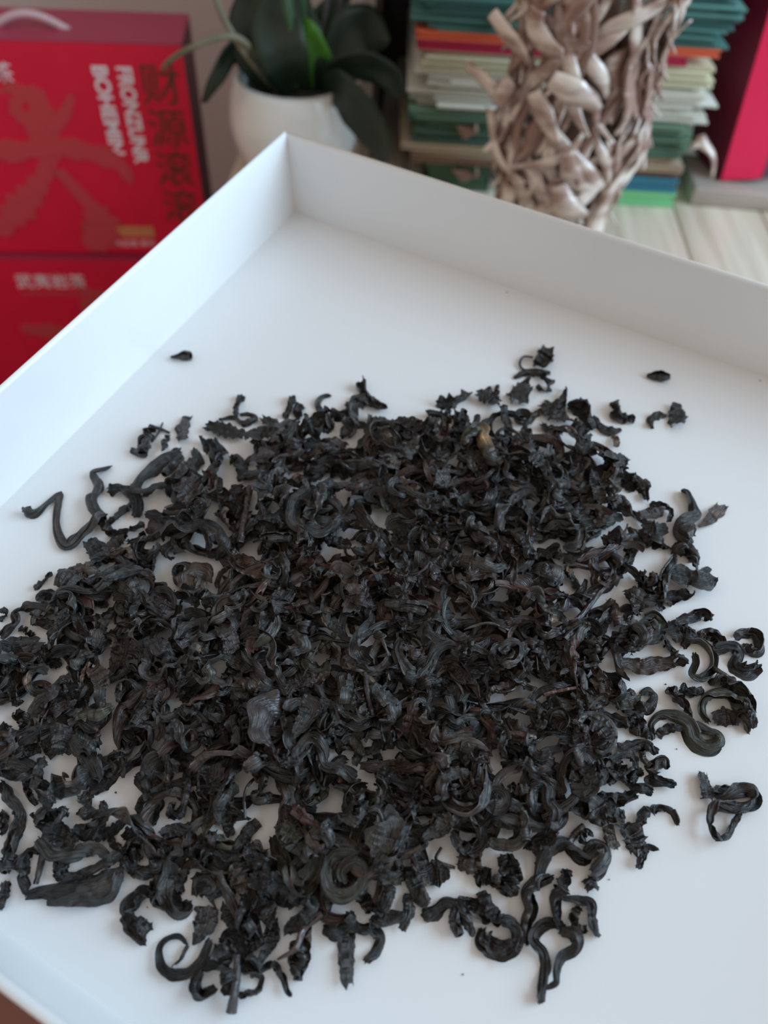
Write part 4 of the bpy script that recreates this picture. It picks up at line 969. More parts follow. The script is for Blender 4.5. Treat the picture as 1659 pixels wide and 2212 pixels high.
TS, TT = 64, 23
made = []
for ti, (vw, kd, tn, pts, wid, lab) in enumerate(TRACES):
    x0, y0, sc = VIEWS[vw]
    r = np.random.default_rng(9000 + ti)
    Q, par = resample(pts, TS); px, py = x0 + Q[:, 0] * sc, y0 + Q[:, 1] * sc
    wpx = np.interp(par, np.linspace(0, 1, len(wid)), wid) * sc
    t = np.linspace(0, 1, TS)
    part = isinstance(lab, str) and lab.startswith('+')
    arch = 0.0
    spot = isinstance(lab, str) and '*' in lab
    if isinstance(lab, str) and '^' in lab: arch = 0.7
    zl = np.full(TS, 0.2)
    rad_ = None
    for it in range(4):
        P = tray_pt(px, py, zl); dep = tray_px(P)[2]
        w = wpx * dep / F_PX
        ix, iy = cells(P); hh_ = Hm[ix, iy]
        lvl = np.quantile(hh_, 0.55)
        base = lvl + 0.30 * float(w.mean()) * (0.5 if kd == 'f' else 1.0)
        if it == 0:
            prof_ = smooth_noise(TS, 5, 0.07, r) + (r.uniform(-.12, .28) if kd != 'f' else r.uniform(-.05, .15)) * (t - .5)
            prof_ += arch * np.sin(math.pi * t)
            sm5 = np.ones(9) / 9; prof_ = np.convolve(np.pad(prof_, 4, 'edge'), sm5, 'valid'); prof_ -= prof_.min() if lvl < 0.3 else prof_.mean()
        hs = np.convolve(np.pad(hh_, 10, 'edge'), np.ones(21) / 21, 'valid')
        zl = np.clip(0.5 * base + 0.5 * (hs + 0.3 * w.mean()), 0.04, None) + prof_
        zl = np.clip(zl, 0.25 * w * (0.35 if kd == 'f' else 1), 3.6)
    P = tray_pt(px, py, zl)
    if kd in 'lr':
        w = w * np.clip(np.minimum(t, 1 - t) / 0.03, 0.6, 1)
    V, UV, C_ = ribbon(P, w * (1.0 if kd != 'l' else 1.16), kd, tn, r, TS, TT, spot)
    if V[:, 2].min() < 0.005: V[:, 2] = np.maximum(V[:, 2], 0.005 + 0.002 * r.random())
    V[:, 0] = np.maximum(V[:, 0], 0.06); V[:, 1] = np.maximum(V[:, 1], -TRAY_L + 0.06)
    deposit(V)
    made.append(dict(V=V, UV=UV, C=C_, kd=kd, tn=tn, lab=lab, part=part, P=P, area=float((w * np.gradient(np.arange(TS))).mean() * np.linalg.norm(np.diff(P, axis=0), axis=1).sum()), spot=spot, lvl=lvl))
def short(s):
    for cut in (' with ', ', ', ' at ', ' on ', ' lying ', ' standing ', ' alone ', ' beside ', ' hanging ', ' reaching ', ' near ', ' below ', ' above ', ' under ', ' over ', ' tucked ', ' apart ', ' between ', ' dangling ', ' draped ', ' running ', ' crossing ', ' pointing ', ' whose ', ' curling ', ' bowing ', ' arching ', ' catching ', ' ending ', ' right ', ' left ', ' cut ', ' in the ', ' folded '):
        k_ = s.find(cut)
        if k_ > 8: s = s[:k_]
    return s
named = [m_ for m_ in made if m_['lab'] and not m_['part'] and len(m_['lab']) > 3]
anchors = [(short(m_['lab'].strip('*^ ')), m_['P'].mean(0)) for m_ in named]
anchors = [a_ for a_ in anchors if 4 <= len(a_[0].split()) <= 9 and sum(b_[0] == a_[0] for b_ in anchors) == 1]
used = set()
plain = [m_ for m_ in made if not m_['part'] and not (m_['lab'] and len(m_['lab']) > 3)]
plain.sort(key=lambda m_: -m_['area'])
keep = set(id(m_) for m_ in plain[:max(0, 298 - len(named))])
loose = []
prev = None
for m_ in made:
    F = faces(TS, TT)
    if m_['part']:
        link_leaf('stalk' if m_['kd'] == 's' else 'leaf_lobe', m_['V'], m_['UV'], m_['C'], F, prev[0], prev[1]); continue
    is_named = m_['lab'] and len(m_['lab']) > 3
    if not is_named and id(m_) not in keep: loose.append(m_); continue
    kd, tn, P = m_['kd'], m_['tn'], m_['P']
    prev = link_leaf('tea_stalk' if kd == 's' else 'tea_leaf', m_['V'], m_['UV'], m_['C'], F)
    if is_named: tag(prev[0], m_['lab'].strip('*^ '), 'tea leaf'); continue
    hd = np.unwrap(np.arctan2(np.diff(P[:, 1]), np.diff(P[:, 0]))); turn = abs(hd[-5:].mean() - hd[:5].mean()); Lc = np.linalg.norm(np.diff(P, axis=0), axis=1).sum()
    end = np.linalg.norm(P[0] - P[-1]) / Lc
    form = 'flat torn' if kd == 'f' else 'thin' if kd == 's' else 'rolled' if kd == 'r' else 'ring-curled' if turn > 4.2 or end < 0.28 else 'hooked' if turn > 2.0 else 'wavy' if end < 0.8 else 'straight'
    size = 'long ' if Lc > 3.0 else ('short ' if Lc < 1.3 else '')
    near_ = sorted(anchors, key=lambda a_: np.linalg.norm(a_[1] - P.mean(0)))[:9]
    for an, _q in near_ + near_[:1]:
        l_ = f"{size}{NAME_T[tn]} {form} {'stalk' if kd == 's' else 'leaf'}{' with tan spot' if m_['spot'] else ''} near the {an}"
        if l_ not in used and len(l_.split()) <= 16: break
    used.add(l_)
    tag(prev[0], l_, 'tea leaf', 'dried tea leaves of the heap')
# everything smaller or deeper in the heap
Vs, Us, Cs, Fs, n0 = [], [], [], [], 0
for V, UV, C_, F in [(f[0], f[1], f[2], faces(FS, FT)) for f in fillers] + [(m_['V'], m_['UV'], m_['C'], faces(TS, TT)) for m_ in loose]:
    Vs.append(V); Us.append(UV); Cs.append(C_); Fs.append(F + n0); n0 += len(V)
o, _ = link_leaf('tea_leaf_heap', np.vstack(Vs), np.vstack(Us), np.vstack(Cs), np.vstack(Fs))
tag(o, 'dark tangle of dried tea leaves underneath the top leaves of the heap', 'tea leaves', kind='stuff')
# crumbs
for px, py, w_ in ((1095, 631, .10), (1642, 822, .10), (1161, 1866, .22), (1213, 1884, .12), (1316, 1900, .06), (1000, 2105, .07), (250, 1712, .10), (1462, 1618, .06), (1438, 1478, .08), (318, 1960, .06)):
    p = tray_pt(px, py, 0.03); r = np.random.default_rng(int(px))
    bm = bmesh.new(); bmesh.ops.create_icosphere(bm, subdivisions=2, radius=1)
    for v in bm.verts: v.co = Vector((v.co.x * w_ / 2 * r.uniform(.7, 1.2), v.co.y * w_ / 3 * r.uniform(.7, 1.2), max(-.02, v.co.z * w_ / 4))) * 0.01
    me = bpy.data.meshes.new('tea_crumb'); bm.to_mesh(me); bm.free()
    ca_ = me.color_attributes.new('tint', 'FLOAT_COLOR', 'POINT'); ca_.data.foreach_set('color', np.tile([.03, .018, .012, 1], len(me.vertices)).astype(np.float32))
    o = link('tea_crumb', me, M_leaf, None, True); M4 = TM.copy(); b = t2w(p)
    for i in range(3): M4[i][3] = b[i]
    o.matrix_world = M4
    tag(o, 'tiny dark crumb of tea leaf on the bare tray floor', 'crumb', 'tea crumbs on the tray floor')
# ------------------------------------------------------------------ background: bench and cabinet
rng = random.Random(5)
bench = empty('oak_bench', (0.30, 0.0, FLOOR_Z)); tag(bench, 'pale oak bench with plank top behind the tray', 'bench')
BY0, BY1 = 0.50, 1.15
PO = at(636, 240, 0.80); PR = 0.0665
x = PO[0] - 0.072 - 0.30
lx0 = x
while x < 0.72:
    w = 0.098
    box('plank', (x, BY0, BENCH_Z - FLOOR_Z - 0.03), (x + w - 0.0015, BY1, BENCH_Z - FLOOR_Z), M_beige, bench, 0.0015)
    x += w
for lx in (lx0 + 0.01, 0.66):
    for ly in (BY0 + 0.03, BY1 - 0.07):
        box('leg', (lx, ly, 0), (lx + 0.04, ly + 0.04, BENCH_Z - FLOOR_Z - 0.03), M_beige2, bench)
# open cabinet standing on the bench behind the paper stack
XL = at(884, 150, 0.86)[0] - 0.026; XR = 0.98
cab = empty('open_cabinet', (0, 0, BENCH_Z)); tag(cab, 'open dark wooden cabinet with pale front edges behind the paper stack', 'cabinet')
box('side_panel', (XL - 0.024, 0.86, 0), (XL - 0.006, 1.12, 0.62), M_darkwood, cab)
box('side_panel', (XR, 0.86, 0), (XR + 0.018, 1.12, 0.62), M_darkwood, cab)
box('back_panel', (XL - 0.006, 1.10, 0), (XR, 1.12, 0.62), M_darkwood, cab)
box('top_panel', (XL - 0.024, 0.86, 0.62), (XR + 0.018, 1.12, 0.638), M_darkwood, cab)
M_edge = mat('pale_edge_band', (0.45, 0.40, 0.36), 0.6)
box('edge_band', (XL - 0.0245, 0.854, 0), (XL - 0.012, 0.86, 0.62), M_edge, cab)
# low plinth board beside the stack
pz = BENCH_Z
pa = at_z(1480, 443, pz); pb = at_z(1659, 452, pz)
pl = box('plinth_board', (0, 0, 0), (0.30, max(0.08, 0.852 - pa[1]), 0.020), M_beige2, None, 0.002)
pl.location = (pa[0] + 0.004, pa[1], pz); tag(pl, 'low greyish oak board lying on the bench under the red bag', 'board')

# ------------------------------------------------------------------ red gift boxes
def text_mesh(body, size, align='CENTER', bold=0.0):
    cu = bpy.data.curves.new('lettering', 'FONT'); cu.body = body; cu.size = size; cu.align_x = align; cu.align_y = 'CENTER'; cu.extrude = 0.0002; cu.offset = bold
    o = bpy.data.objects.new('lettering', cu); col.objects.link(o)
    bpy.context.view_layer.update()
    dg = bpy.context.evaluated_depsgraph_get()
    me = bpy.data.meshes.new_from_object(o.evaluated_get(dg)); bpy.data.objects.remove(o)
    return me
def print_on(box_o, body, x, z, size, M, rz=0.0, name='lettering', sx=1.0):
    me = text_mesh(body, size, bold=size * 0.03 if name == 'latin_lettering' else 0.0); me.name = name
    o = link(name, me, M, box_o)
    o.location = (x, -0.0006, z)
    o.rotation_euler = Matrix.Rotation(math.radians(90), 3, 'X').to_4x4().to_euler() if rz == 0 else (Matrix.Rotation(math.radians(90), 3, 'X') @ Matrix.Rotation(rz, 3, 'Z')).to_euler()
    o.scale = (sx, 1, 1)
    return o
def blob_part(parent, pts, name='motif', lift=0.0):
    """A flat raised brush stroke: polyline with widths in the box's face plane."""
    P, t = resample([(p[0], p[1]) for p in pts], 22); w = np.interp(t, np.linspace(0, 1, len(pts)), [p[2] for p in pts])
    T = np.gradient(P, axis=0); T /= np.linalg.norm(T, axis=1)[:, None]; Nn = np.stack([-T[:, 1], T[:, 0]], 1)
    wob = 1 + 0.25 * np.sin(np.arange(22) * 1.9 + pts[0][0] * 90)
    wob[[0, -1]] = 0.35
    A = P + Nn * (w * wob)[:, None] / 2; B = P - Nn * (w * wob)[:, None] / 2
    vs_ = [(a[0], -0.0008 - lift, a[1]) for a in A] + [(b[0], -0.0008 - lift, b[1]) for b in B] + [(a[0], 0.0002, a[1]) for a in A] + [(b[0], 0.0002, b[1]) for b in B]
    n = 22; fs = []
    for i in range(n - 1):
        fs += [(i, i + 1, n + i + 1, n + i), (2 * n + i, 2 * n + i + 1, i + 1, i), (n + i, n + i + 1, 3 * n + i + 1, 3 * n + i)]
    me = bpy.data.meshes.new(name); me.from_pydata(vs_, [], fs); me.update()
    return link(name, me, M_emb, parent)
BOX_W, BOX_D, BOX_H = 0.36, 0.085, 0.235
def gift_box(loc, rz, label, top):
    """Carton: local x = 0 at the right front edge, z = 0 at the foot, front face on y = 0."""
    r = empty('gift_box', loc, (0, 0, rz)); tag(r, label, 'gift box', 'stacked red gift boxes')
    e = 0.0015
    box('front_panel', (-BOX_W, 0, 0), (0, e, BOX_H), M_red, r)
    box('back_panel', (-BOX_W, BOX_D - e, 0), (0, BOX_D, BOX_H), M_red, r)
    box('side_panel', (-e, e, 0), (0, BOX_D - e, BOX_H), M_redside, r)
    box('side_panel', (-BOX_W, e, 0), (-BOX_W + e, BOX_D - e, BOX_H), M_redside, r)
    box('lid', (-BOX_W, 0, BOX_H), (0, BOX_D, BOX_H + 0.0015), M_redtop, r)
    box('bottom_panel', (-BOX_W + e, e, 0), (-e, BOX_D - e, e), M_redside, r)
    if top:
        hd = []
        for q in np.linspace(0, 1, 9):
            hd.append((-0.198 + 0.085 * q, BOX_D * 0.40, BOX_H - 0.004 + 0.017 * math.sin(math.pi * q)))
        tube('carry_handle', hd, [0.004] * 3, M_strap, r, 8)
    # print on the front face
    print_on(r, '武夷岩茶', -0.216, BOX_H - 0.031, 0.0215, M_white_ink, 0, 'brand_lettering')
    box('caption_line', (-0.258, -0.0004, BOX_H - 0.050), (-0.180, 0.0002, BOX_H - 0.0455), M_emb, r)
    print_on(r, 'BOHEMIN', -0.087, BOX_H - 0.066, 0.021, M_white_ink, -math.pi / 2, 'latin_lettering', 1.0)
    print_on(r, 'FRONZUNR', -0.0625, BOX_H - 0.070, 0.021, M_white_ink, -math.pi / 2, 'latin_lettering', 0.88)
    for i, ch in enumerate('财源滚滚'):
        print_on(r, ch, -0.027, BOX_H - 0.040 - 0.0450 * i, 0.044, M_dark_ink, 0, 'title_character')
    box('gold_label', (-0.146, -0.0004, 0.022), (-0.064, 0.0002, 0.036), M_gold, r)
    print_on(r, '武夷山 大红袍 茶叶', -0.105, 0.013, 0.0095, M_white_ink, 0, 'small_lettering', 1.0)
    for si, s in enumerate(([(-0.205, 0.212, .004), (-0.195, 0.195, .012), (-0.172, 0.182, .024), (-0.176, 0.150, .030), (-0.180, 0.120, .026), (-0.186, 0.095, .010)],
              [(-0.188, 0.188, .010), (-0.198, 0.172, .014), (-0.180, 0.150, .016)], [(-0.135, 0.190, .006), (-0.150, 0.168, .014), (-0.168, 0.150, .014)],
              [(-0.292, 0.136, .010), (-0.260, 0.130, .024), (-0.215, 0.126, .022), (-0.170, 0.132, .020), (-0.130, 0.126, .022), (-0.104, 0.114, .020), (-0.094, 0.090, .010)],
              [(-0.180, 0.110, .014), (-0.205, 0.080, .024), (-0.230, 0.055, .034), (-0.250, 0.036, .020), (-0.262, 0.020, .024)],
              [(-0.172, 0.105, .012), (-0.155, 0.075, .016), (-0.140, 0.052, .018)],
              [(-0.150, 0.060, .020), (-0.140, 0.040, .040), (-0.148, 0.018, .040), (-0.165, 0.006, .018)])):
        blob_part(r, [(q_[0] + 0.016, q_[1] * 0.96 + 0.004, q_[2]) for q_ in s], lift=0.0002 * si)
    return r
BX = at(392, 100, 0.83)
ub = gift_box((BX[0], BX[1], BX[2] - BOX_H), math.radians(8), 'red gift box with a carry handle on its lid, on top of its twin', True)
gift_box((BX[0] + 0.017, BX[1] - 0.010, BX[2] - 2 * BOX_H - 0.0035), math.radians(8), 'red gift box carrying another red gift box on its lid', False)
lowz = BX[2] - 2 * BOX_H - 0.0035
st = box('wooden_plinth', (-BOX_W - 0.02, -0.03, 0), (0.02, BOX_D + 0.03, lowz - FLOOR_Z), M_darkwood, None, 0.003)
st.location = (BX[0] + 0.017, BX[1] - 0.010, FLOOR_Z - 0.0006); st.rotation_euler = (0, 0, math.radians(8))
tag(st, 'dark wooden plinth under the stacked red gift boxes', 'plinth')

# ------------------------------------------------------------------ orchid
pz0 = BENCH_Z
ph = at(640, 162, 0.80)[2] - pz0
pot = empty('orchid_pot', (PO[0], 0.80, pz0)); tag(pot, 'round white glazed flower pot with the dark-leaved orchid', 'flower pot')
prof = [(0.0, 0.0), (PR * 0.62, 0.0), (PR * 0.66, 0.004)] + [(PR * (0.66 + 0.34 * math.sin(t * math.pi / 2 * 1.0)), 0.004 + ph * 0.55 * t) for t in np.linspace(0.1, 1, 8)] + \
       [(PR * (1.0 - 0.16 * u ** 2), 0.004 + ph * (0.55 + 0.42 * u)) for u in np.linspace(0.15, 1, 7)] + [(PR * 0.85, ph * 0.992), (PR * 0.835, ph), (PR * 0.80, ph * 0.992), (PR * 0.80, ph * 0.9), (PR * 0.78, ph * 0.6), (0, ph * 0.6)]
lathe('pot_body', prof, M_pot, pot)
# red emblem on the pot
em = box('red_emblem', (-0.007, -0.001, -0.006), (0.007, 0.001, 0.006), mat('emblem_red', (0.45, 0.01, 0.06), 0.4), pot, 0.0008)
ea = math.radians(-98); em.location = (PR * 0.985 * math.cos(ea), PR * 0.985 * math.sin(ea), ph * 0.30); em.rotation_euler = (0, 0, ea + math.pi / 2)
orc = empty('orchid_plant', (PO[0], 0.80, pz0 + ph * 0.6)); tag(orc, 'orchid with dark strap leaves and thin roots in the white pot', 'orchid')
lathe('bark_mulch', [(0, ph * 0.27), (PR * 0.4, ph * 0.26), (PR * 0.74, ph * 0.2), (PR * 0.77, 0.001)], M_soil, orc)
OB = np.array(orc.location)
def strap(pts, wid, M, name='leaf', fold=0.25, parent=None, n=22):
    """Curved strap leaf with a fold along its midrib and real thickness."""
    P, t = resample(pts, n); w = np.interp(t, np.linspace(0, 1, len(wid)), wid)
    T = np.gradient(P, axis=0); T /= np.linalg.norm(T, axis=1)[:, None]
    side0 = np.cross(T[0], [0.1, -1, 0.3]); vs_, fs = [], []
    us = np.linspace(-1, 1, 7); th = 0.0012
    for i in range(n):
        s_ = side0 - T[i] * (side0 @ T[i]); s_ /= np.linalg.norm(s_); side0 = s_; nn = np.cross(s_, T[i])
        for u in us: vs_.append(P[i] + s_ * u * w[i] / 2 + nn * (abs(u) * fold * w[i] / 2))
    base = len(vs_)
    for i in range(n):
        s_ = (vs_[i * 7 + 6] - vs_[i * 7]); s_ = s_ / (np.linalg.norm(s_) + 1e-9); nn = np.cross(s_, T[i])
        for j in range(7): vs_.append(vs_[i * 7 + j] - nn * th)
    for i in range(n - 1):
        for j in range(6):
            a = i * 7 + j; fs.append((a, a + 1, a + 8, a + 7)); fs.append((base + a + 7, base + a + 8, base + a + 1, base + a))
        fs.append((i * 7 + 7, base + i * 7 + 7, base + i * 7, i * 7)); fs.append((i * 7 + 6, base + i * 7 + 6, base + i * 7 + 13, i * 7 + 13))
    me = bpy.data.meshes.new(name); me.from_pydata([tuple(v) for v in vs_], [], fs); me.update()
    return link(name, me, M, parent, True)
def opx(seq): return [np.array(at(px, py, Y)) - OB for px, py, Y in seq]
c0 = (640, 175, 0.80)
for seq, wid, M in (
    ([(600, 190, .79), (560, 110, .78), (548, 40, .79), (556, -40, .82)], [.03, .05, .045, .02], M_oleaf),
    ([(640, 195, .78), (610, 120, .76), (600, 60, .77), (612, -30, .80)], [.03, .048, .048, .03], M_oleaf),
    ([(660, 195, .79), (650, 120, .78), (640, 60, .79), (636, -30, .82)], [.03, .05, .045, .02], M_oleaf),
    ([(690, 190, .79), (690, 130, .78), (665, 75, .77), (650, 40, .78)], [.022, .026, .026, .006], M_oleaf2),
    ([(700, 190, .80), (720, 130, .81), (760, 80, .82), (800, 72, .83), (838, 95, .83)], [.02, .035, .05, .045, .01], M_oleaf),
    ([(690, 185, .79), (730, 150, .77), (790, 140, .76), (840, 165, .76), (862, 208, .77)], [.015, .022, .028, .026, .008], M_oleaf),
    ([(700, 190, .78), (740, 195, .75), (780, 240, .74), (815, 300, .75), (830, 350, .77)], [.02, .038, .042, .034, .008], M_oleaf),
    ([(590, 190, .79), (540, 120, .78), (500, 110, .77), (465, 170, .76), (440, 222, .77)], [.015, .02, .024, .02, .006], M_oleaf),
    ([(610, 190, .81), (580, 120, .83), (590, 40, .84)], [.03, .05, .04], M_oleaf),
    ([(670, 190, .81), (690, 110, .84), (720, 40, .85), (745, -30, .86)], [.03, .045, .04, .01], M_oleaf),
):
    strap(opx(seq), wid, M, parent=orc)
for seq, r_, M, nm in (
    ([(590, 190, .79), (540, 130, .76), (500, 70, .75), (470, 10, .75), (455, -60, .76)], [.003, .003, .0028, .0026], M_root, 'aerial_root'),
    ([(590, 190, .79), (545, 110, .76), (500, 78, .74), (430, 95, .73), (370, 128, .735), (352, 150, .74)], [.003, .003, .0026, .0022], M_root, 'aerial_root'),
    ([(625, 190, .78), (630, 90, .77), (616, 0, .77), (610, -90, .78)], [.0042, .004, .0038], M_stem, 'flower_stem'),
    ([(640, 190, .78), (632, 60, .775), (618, -20, .775), (600, -110, .79)], [.004, .004, .0038], M_stem, 'flower_stem'),
    ([(570, 190, .80), (562, 60, .80), (556, -60, .80)], [.004, .0038, .0036], M_stem, 'flower_stem'),
    ([(668, 190, .80), (655, 60, .79), (650, -60, .79)], [.004, .0038, .0036], M_stem, 'flower_stem'),
    ([(720, 190, .81), (745, 60, .83), (762, -60, .84)], [.003, .003, .003], M_stake, 'support_stake'),
    ([(708, 190, .82), (728, 60, .84), (742, -60, .85)], [.0025, .0025, .0025], M_stake, 'support_stake'),
    ([(680, 190, .82), (705, 20, .84), (716, -60, .85)], [.0025, .0025, .0025], M_stake, 'support_stake'),
):
    tube(nm, opx(seq), r_, M, orc, 8, 20)

# ------------------------------------------------------------------ paper stack
SY = 0.80
def zrow(y, px=1000): return at(px, y, SY)[2]
SX0, SX1 = at(893, 200, SY)[0], at(1538, 200, SY)[0]
sroll = 0.0
def flat(name, x0, x1, z0, z1, depth, M, y0, rz, label, cat, group):
    """A sheaf or folder: a thin bevelled slab made of a cover and a page block."""
    r = empty(name, ((x0 + x1) / 2, y0, z0), (0, 0, rz)); tag(r, label, cat, group)
    hw = (x1 - x0) / 2; t = z1 - z0
    box('cover', (-hw, 0, t * 0.70), (hw, depth, t * 0.97), M, r)
    box('page_block', (-hw + 0.004, 0.002, t * 0.26), (hw - 0.004, depth - 0.003, t * 0.70), M_pages.get(cat + name, M), r)
    box('cover', (-hw, 0, 0.0), (hw, depth, t * 0.26), M, r)
    return r
M_pages = {}
def pm(n, c): return noisy(n, tuple(v * 0.88 for v in c), c, scale=(1, 1, 60), nscale=6, rough=0.7)
P_teal = [pm('teal_paper_%d' % i, c) for i, c in enumerate(((0.10, 0.27, 0.24), (0.14, 0.33, 0.29), (0.08, 0.20, 0.18)))]
P_green = [pm('green_paper_%d' % i, c) for i, c in enumerate(((0.17, 0.27, 0.16), (0.12, 0.22, 0.16), (0.20, 0.32, 0.21)))]
P_white = [pm('white_paper_%d' % i, c) for i, c in enumerate(((0.84, 0.81, 0.70), (0.76, 0.73, 0.62), (0.88, 0.86, 0.77)))]
P_cream = [pm('cream_paper_%d' % i, c) for i, c in enumerate(((0.82, 0.77, 0.54), (0.72, 0.65, 0.44)))]
P_or = pm('orange_card', (0.72, 0.13, 0.05)); P_cr = pm('crimson_card', (0.45, 0.012, 0.06))
P_tan = pm('tan_card', (0.50, 0.38, 0.26)); P_blue = pm('blue_cover', (0.04, 0.20, 0.28)); P_mint = pm('mint_cover', (0.22, 0.62, 0.28)); P_br = pm('brown_card', (0.24, 0.13, 0.08))
z = BENCH_Z + 0.0008
def put(h, M, name, label, cat, group, dx=0.0, cut0=0.0, cut1=0.0, dy=0.0, rz=None):
    global z
    flat(name, SX0 + dx + cut0, SX1 + dx - cut1, z, z + h, 0.225, M, SY + dy, 0.05 + rng.uniform(-0.02, 0.02) if rz is None else rz, label, cat, group)
    z += h + 0.0003
zt = lambda y: zrow(y) - z
z_s = z
put(0.030, pm('dark_green_cover', (0.05, 0.10, 0.05)), 'book', 'dark green book beside the mint book at the bottom of the stack', 'book', None, cut0=0.02, cut1=0.20)
z = z_s
put(0.0165, P_mint, 'book', 'mint green covered book at the bottom of the paper stack', 'book', None, dx=0.0, cut0=0.205, cut1=-0.004)
put(0.0135, P_blue, 'book', 'dark blue covered book between the mint book and the card folders', 'book', None, dx=0.0, cut0=0.21, cut1=-0.002)
n_t = 3
hh = max(0.010, (zrow(312) - z)) / n_t
for i in range(n_t):
    put(hh, (P_br, P_tan, P_tan)[i], 'card_folder', ('brown card folder on the dark blue and dark green books', 'tan card folder just above the brown card folder', 'tan card folder just under the green folders')[i], 'folder', None, dx=rng.uniform(-0.02, 0.004))
ORD = ['first', 'second', 'third', 'fourth', 'fifth', 'sixth', 'seventh', 'eighth', 'ninth', 'tenth', 'eleventh', 'twelfth', 'thirteenth', 'fourteenth', 'fifteenth', 'sixteenth', 'seventeenth', 'eighteenth', 'nineteenth', 'twentieth', 'twenty-first', 'twenty-second', 'twenty-third', 'twenty-fourth']
def run(ytop, n, mats, name, label, cat, group, jit=0.012):
    h_ = (zrow(ytop) - z) / n
    for i in range(n):
        put(h_ - 0.0003, mats[i % len(mats)], name, ORD[i] + ' ' + label, cat, group, dx=rng.uniform(-jit, jit), cut1=rng.uniform(0, jit), cut0=rng.uniform(0, jit), dy=rng.uniform(-0.004, 0.006))
run(236, 12, P_green, 'paper_folder', 'muted green paper folder up from the tan card folders', 'folder', 'green folders in the paper stack')
run(150, 16, P_white, 'paper_sheaf', 'off-white paper sheaf up from the green folders', 'paper', 'white sheaves in the paper stack', 0.018)
run(108, 7, P_cream, 'paper_sheaf', 'cream paper sheaf up from the off-white sheaves', 'paper', 'cream sheaves in the paper stack', 0.008)
put(zrow(86) - z, P_cr, 'card_folder', 'crimson card folder lying between the cream sheaves and the orange folder', 'folder', None, cut1=0.03)
put(zrow(66) - z, P_or, 'card_folder', 'bright orange-red card folder lying under the teal folders', 'folder', None, dx=-0.002)
run(-70, 24, P_teal, 'paper_folder', 'teal paper folder up from the orange-red folder', 'folder', 'teal folders at the top of the paper stack', 0.014)

# ------------------------------------------------------------------ leaning red bag
M_bagside = mat('shaded_red_bag_side', (0.16, 0.006, 0.03), 0.45)  # darker copy of the bag's red: shade away from the window put in
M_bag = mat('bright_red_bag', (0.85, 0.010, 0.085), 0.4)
b0 = at_z(1556, 392, BENCH_Z + 0.0205)
bag = empty('red_gift_bag', (b0[0], b0[1], BENCH_Z + 0.0205), (0, math.radians(-8), 0.0))
tag(bag, 'bright red gift bag standing on the low board beside the paper stack', 'gift bag')
bw = 0.042
def bquad(name, pts, M):
    me = bpy.data.meshes.new(name); n = len(pts)
    me.from_pydata(pts, [], [tuple(range(n))]); me.update(); o = link(name, me, M, bag)
    md = o.modifiers.new('card', 'SOLIDIFY'); md.thickness = 0.0015; md.offset = 0; return o
bh = 0.34
zl = 0.008
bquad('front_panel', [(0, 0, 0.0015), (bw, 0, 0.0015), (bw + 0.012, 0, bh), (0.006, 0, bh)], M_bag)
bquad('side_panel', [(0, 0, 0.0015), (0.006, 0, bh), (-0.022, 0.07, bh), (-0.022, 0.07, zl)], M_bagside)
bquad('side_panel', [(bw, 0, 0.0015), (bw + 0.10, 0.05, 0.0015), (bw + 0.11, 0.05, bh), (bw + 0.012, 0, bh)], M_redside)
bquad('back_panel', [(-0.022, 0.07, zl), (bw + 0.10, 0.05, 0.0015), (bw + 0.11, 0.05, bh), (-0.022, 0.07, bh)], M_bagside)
# string hole on the front
box('eyelet', (0.026, -0.003, 0.098), (0.032, 0.0, 0.104), M_redside, bag, 0.001)

# ------------------------------------------------------------------ dried curly plant
DP = at(1225, 300, 0.69)
dz0 = BENCH_Z
dp = empty('dried_curly_plant', (DP[0], 0.69, dz0)); tag(dp, 'tall dried plant of curled pinkish-beige glossy strips before the paper stack', 'dried plant')
ztop = at(1225, -60, 0.69)[2] - dz0
tube('stem', [(0, 0, 0), (0.004, 0, ztop * .4), (-0.003, 0, ztop * .8), (0, 0, ztop * 1.22)], [.03, .024, .024, .008], M_dried2, dp, 12)  # dark stem colour stands in for the shaded gaps between the strips
rg = np.random.default_rng(11)
def strip(pts, wid, M, roll, parent, name='curled_leaf', n=20):
    P, t = resample(pts, n); w = np.interp(t, np.linspace(0, 1, len(wid)), wid)
    T = np.gradient(P, axis=0); T /= np.linalg.norm(T, axis=1)[:, None] + 1e-9
    out = P.copy(); out[:, 2] = 0; out /= np.linalg.norm(out, axis=1)[:, None] + 1e-9
    vs_, fs = [], []; m_ = 6
    for i in range(n):
        o_ = out[i] - T[i] * (out[i] @ T[i]); o_ /= np.linalg.norm(o_) + 1e-9; s_ = np.cross(T[i], o_)
        a = roll * (t[i] - 0.4); o2 = o_ * math.cos(a) + s_ * math.sin(a); s2 = np.cross(T[i], o2)
        for j in range(m_):
            u = -1 + 2 * j / (m_ - 1); vs_.append(P[i] + s2 * u * w[i] / 2 + o2 * (-0.35 * u * u * w[i] / 2))
    for i in range(n - 1):
        for j in range(m_ - 1): a = i * m_ + j; fs.append((a, a + 1, a + m_ + 1, a + m_))
    me = bpy.data.meshes.new(name); me.from_pydata([tuple(v) for v in vs_], [], fs); me.update()
    o = link(name, me, M, parent, True); md = o.modifiers.new('thickness', 'SOLIDIFY'); md.thickness = 0.0016; md.offset = 0
    return o
ztop = at(1225, -60, 0.69)[2] - dz0
zbot = 0.0
def rad_at(zz):
    f_ = zz / ztop
    return float(np.interp(f_, [0, .15, .28, .45, .65, .85, 1.0, 1.1, 1.3], [.058, .050, .052, .066, .062, .060, .070, .060, .022]))
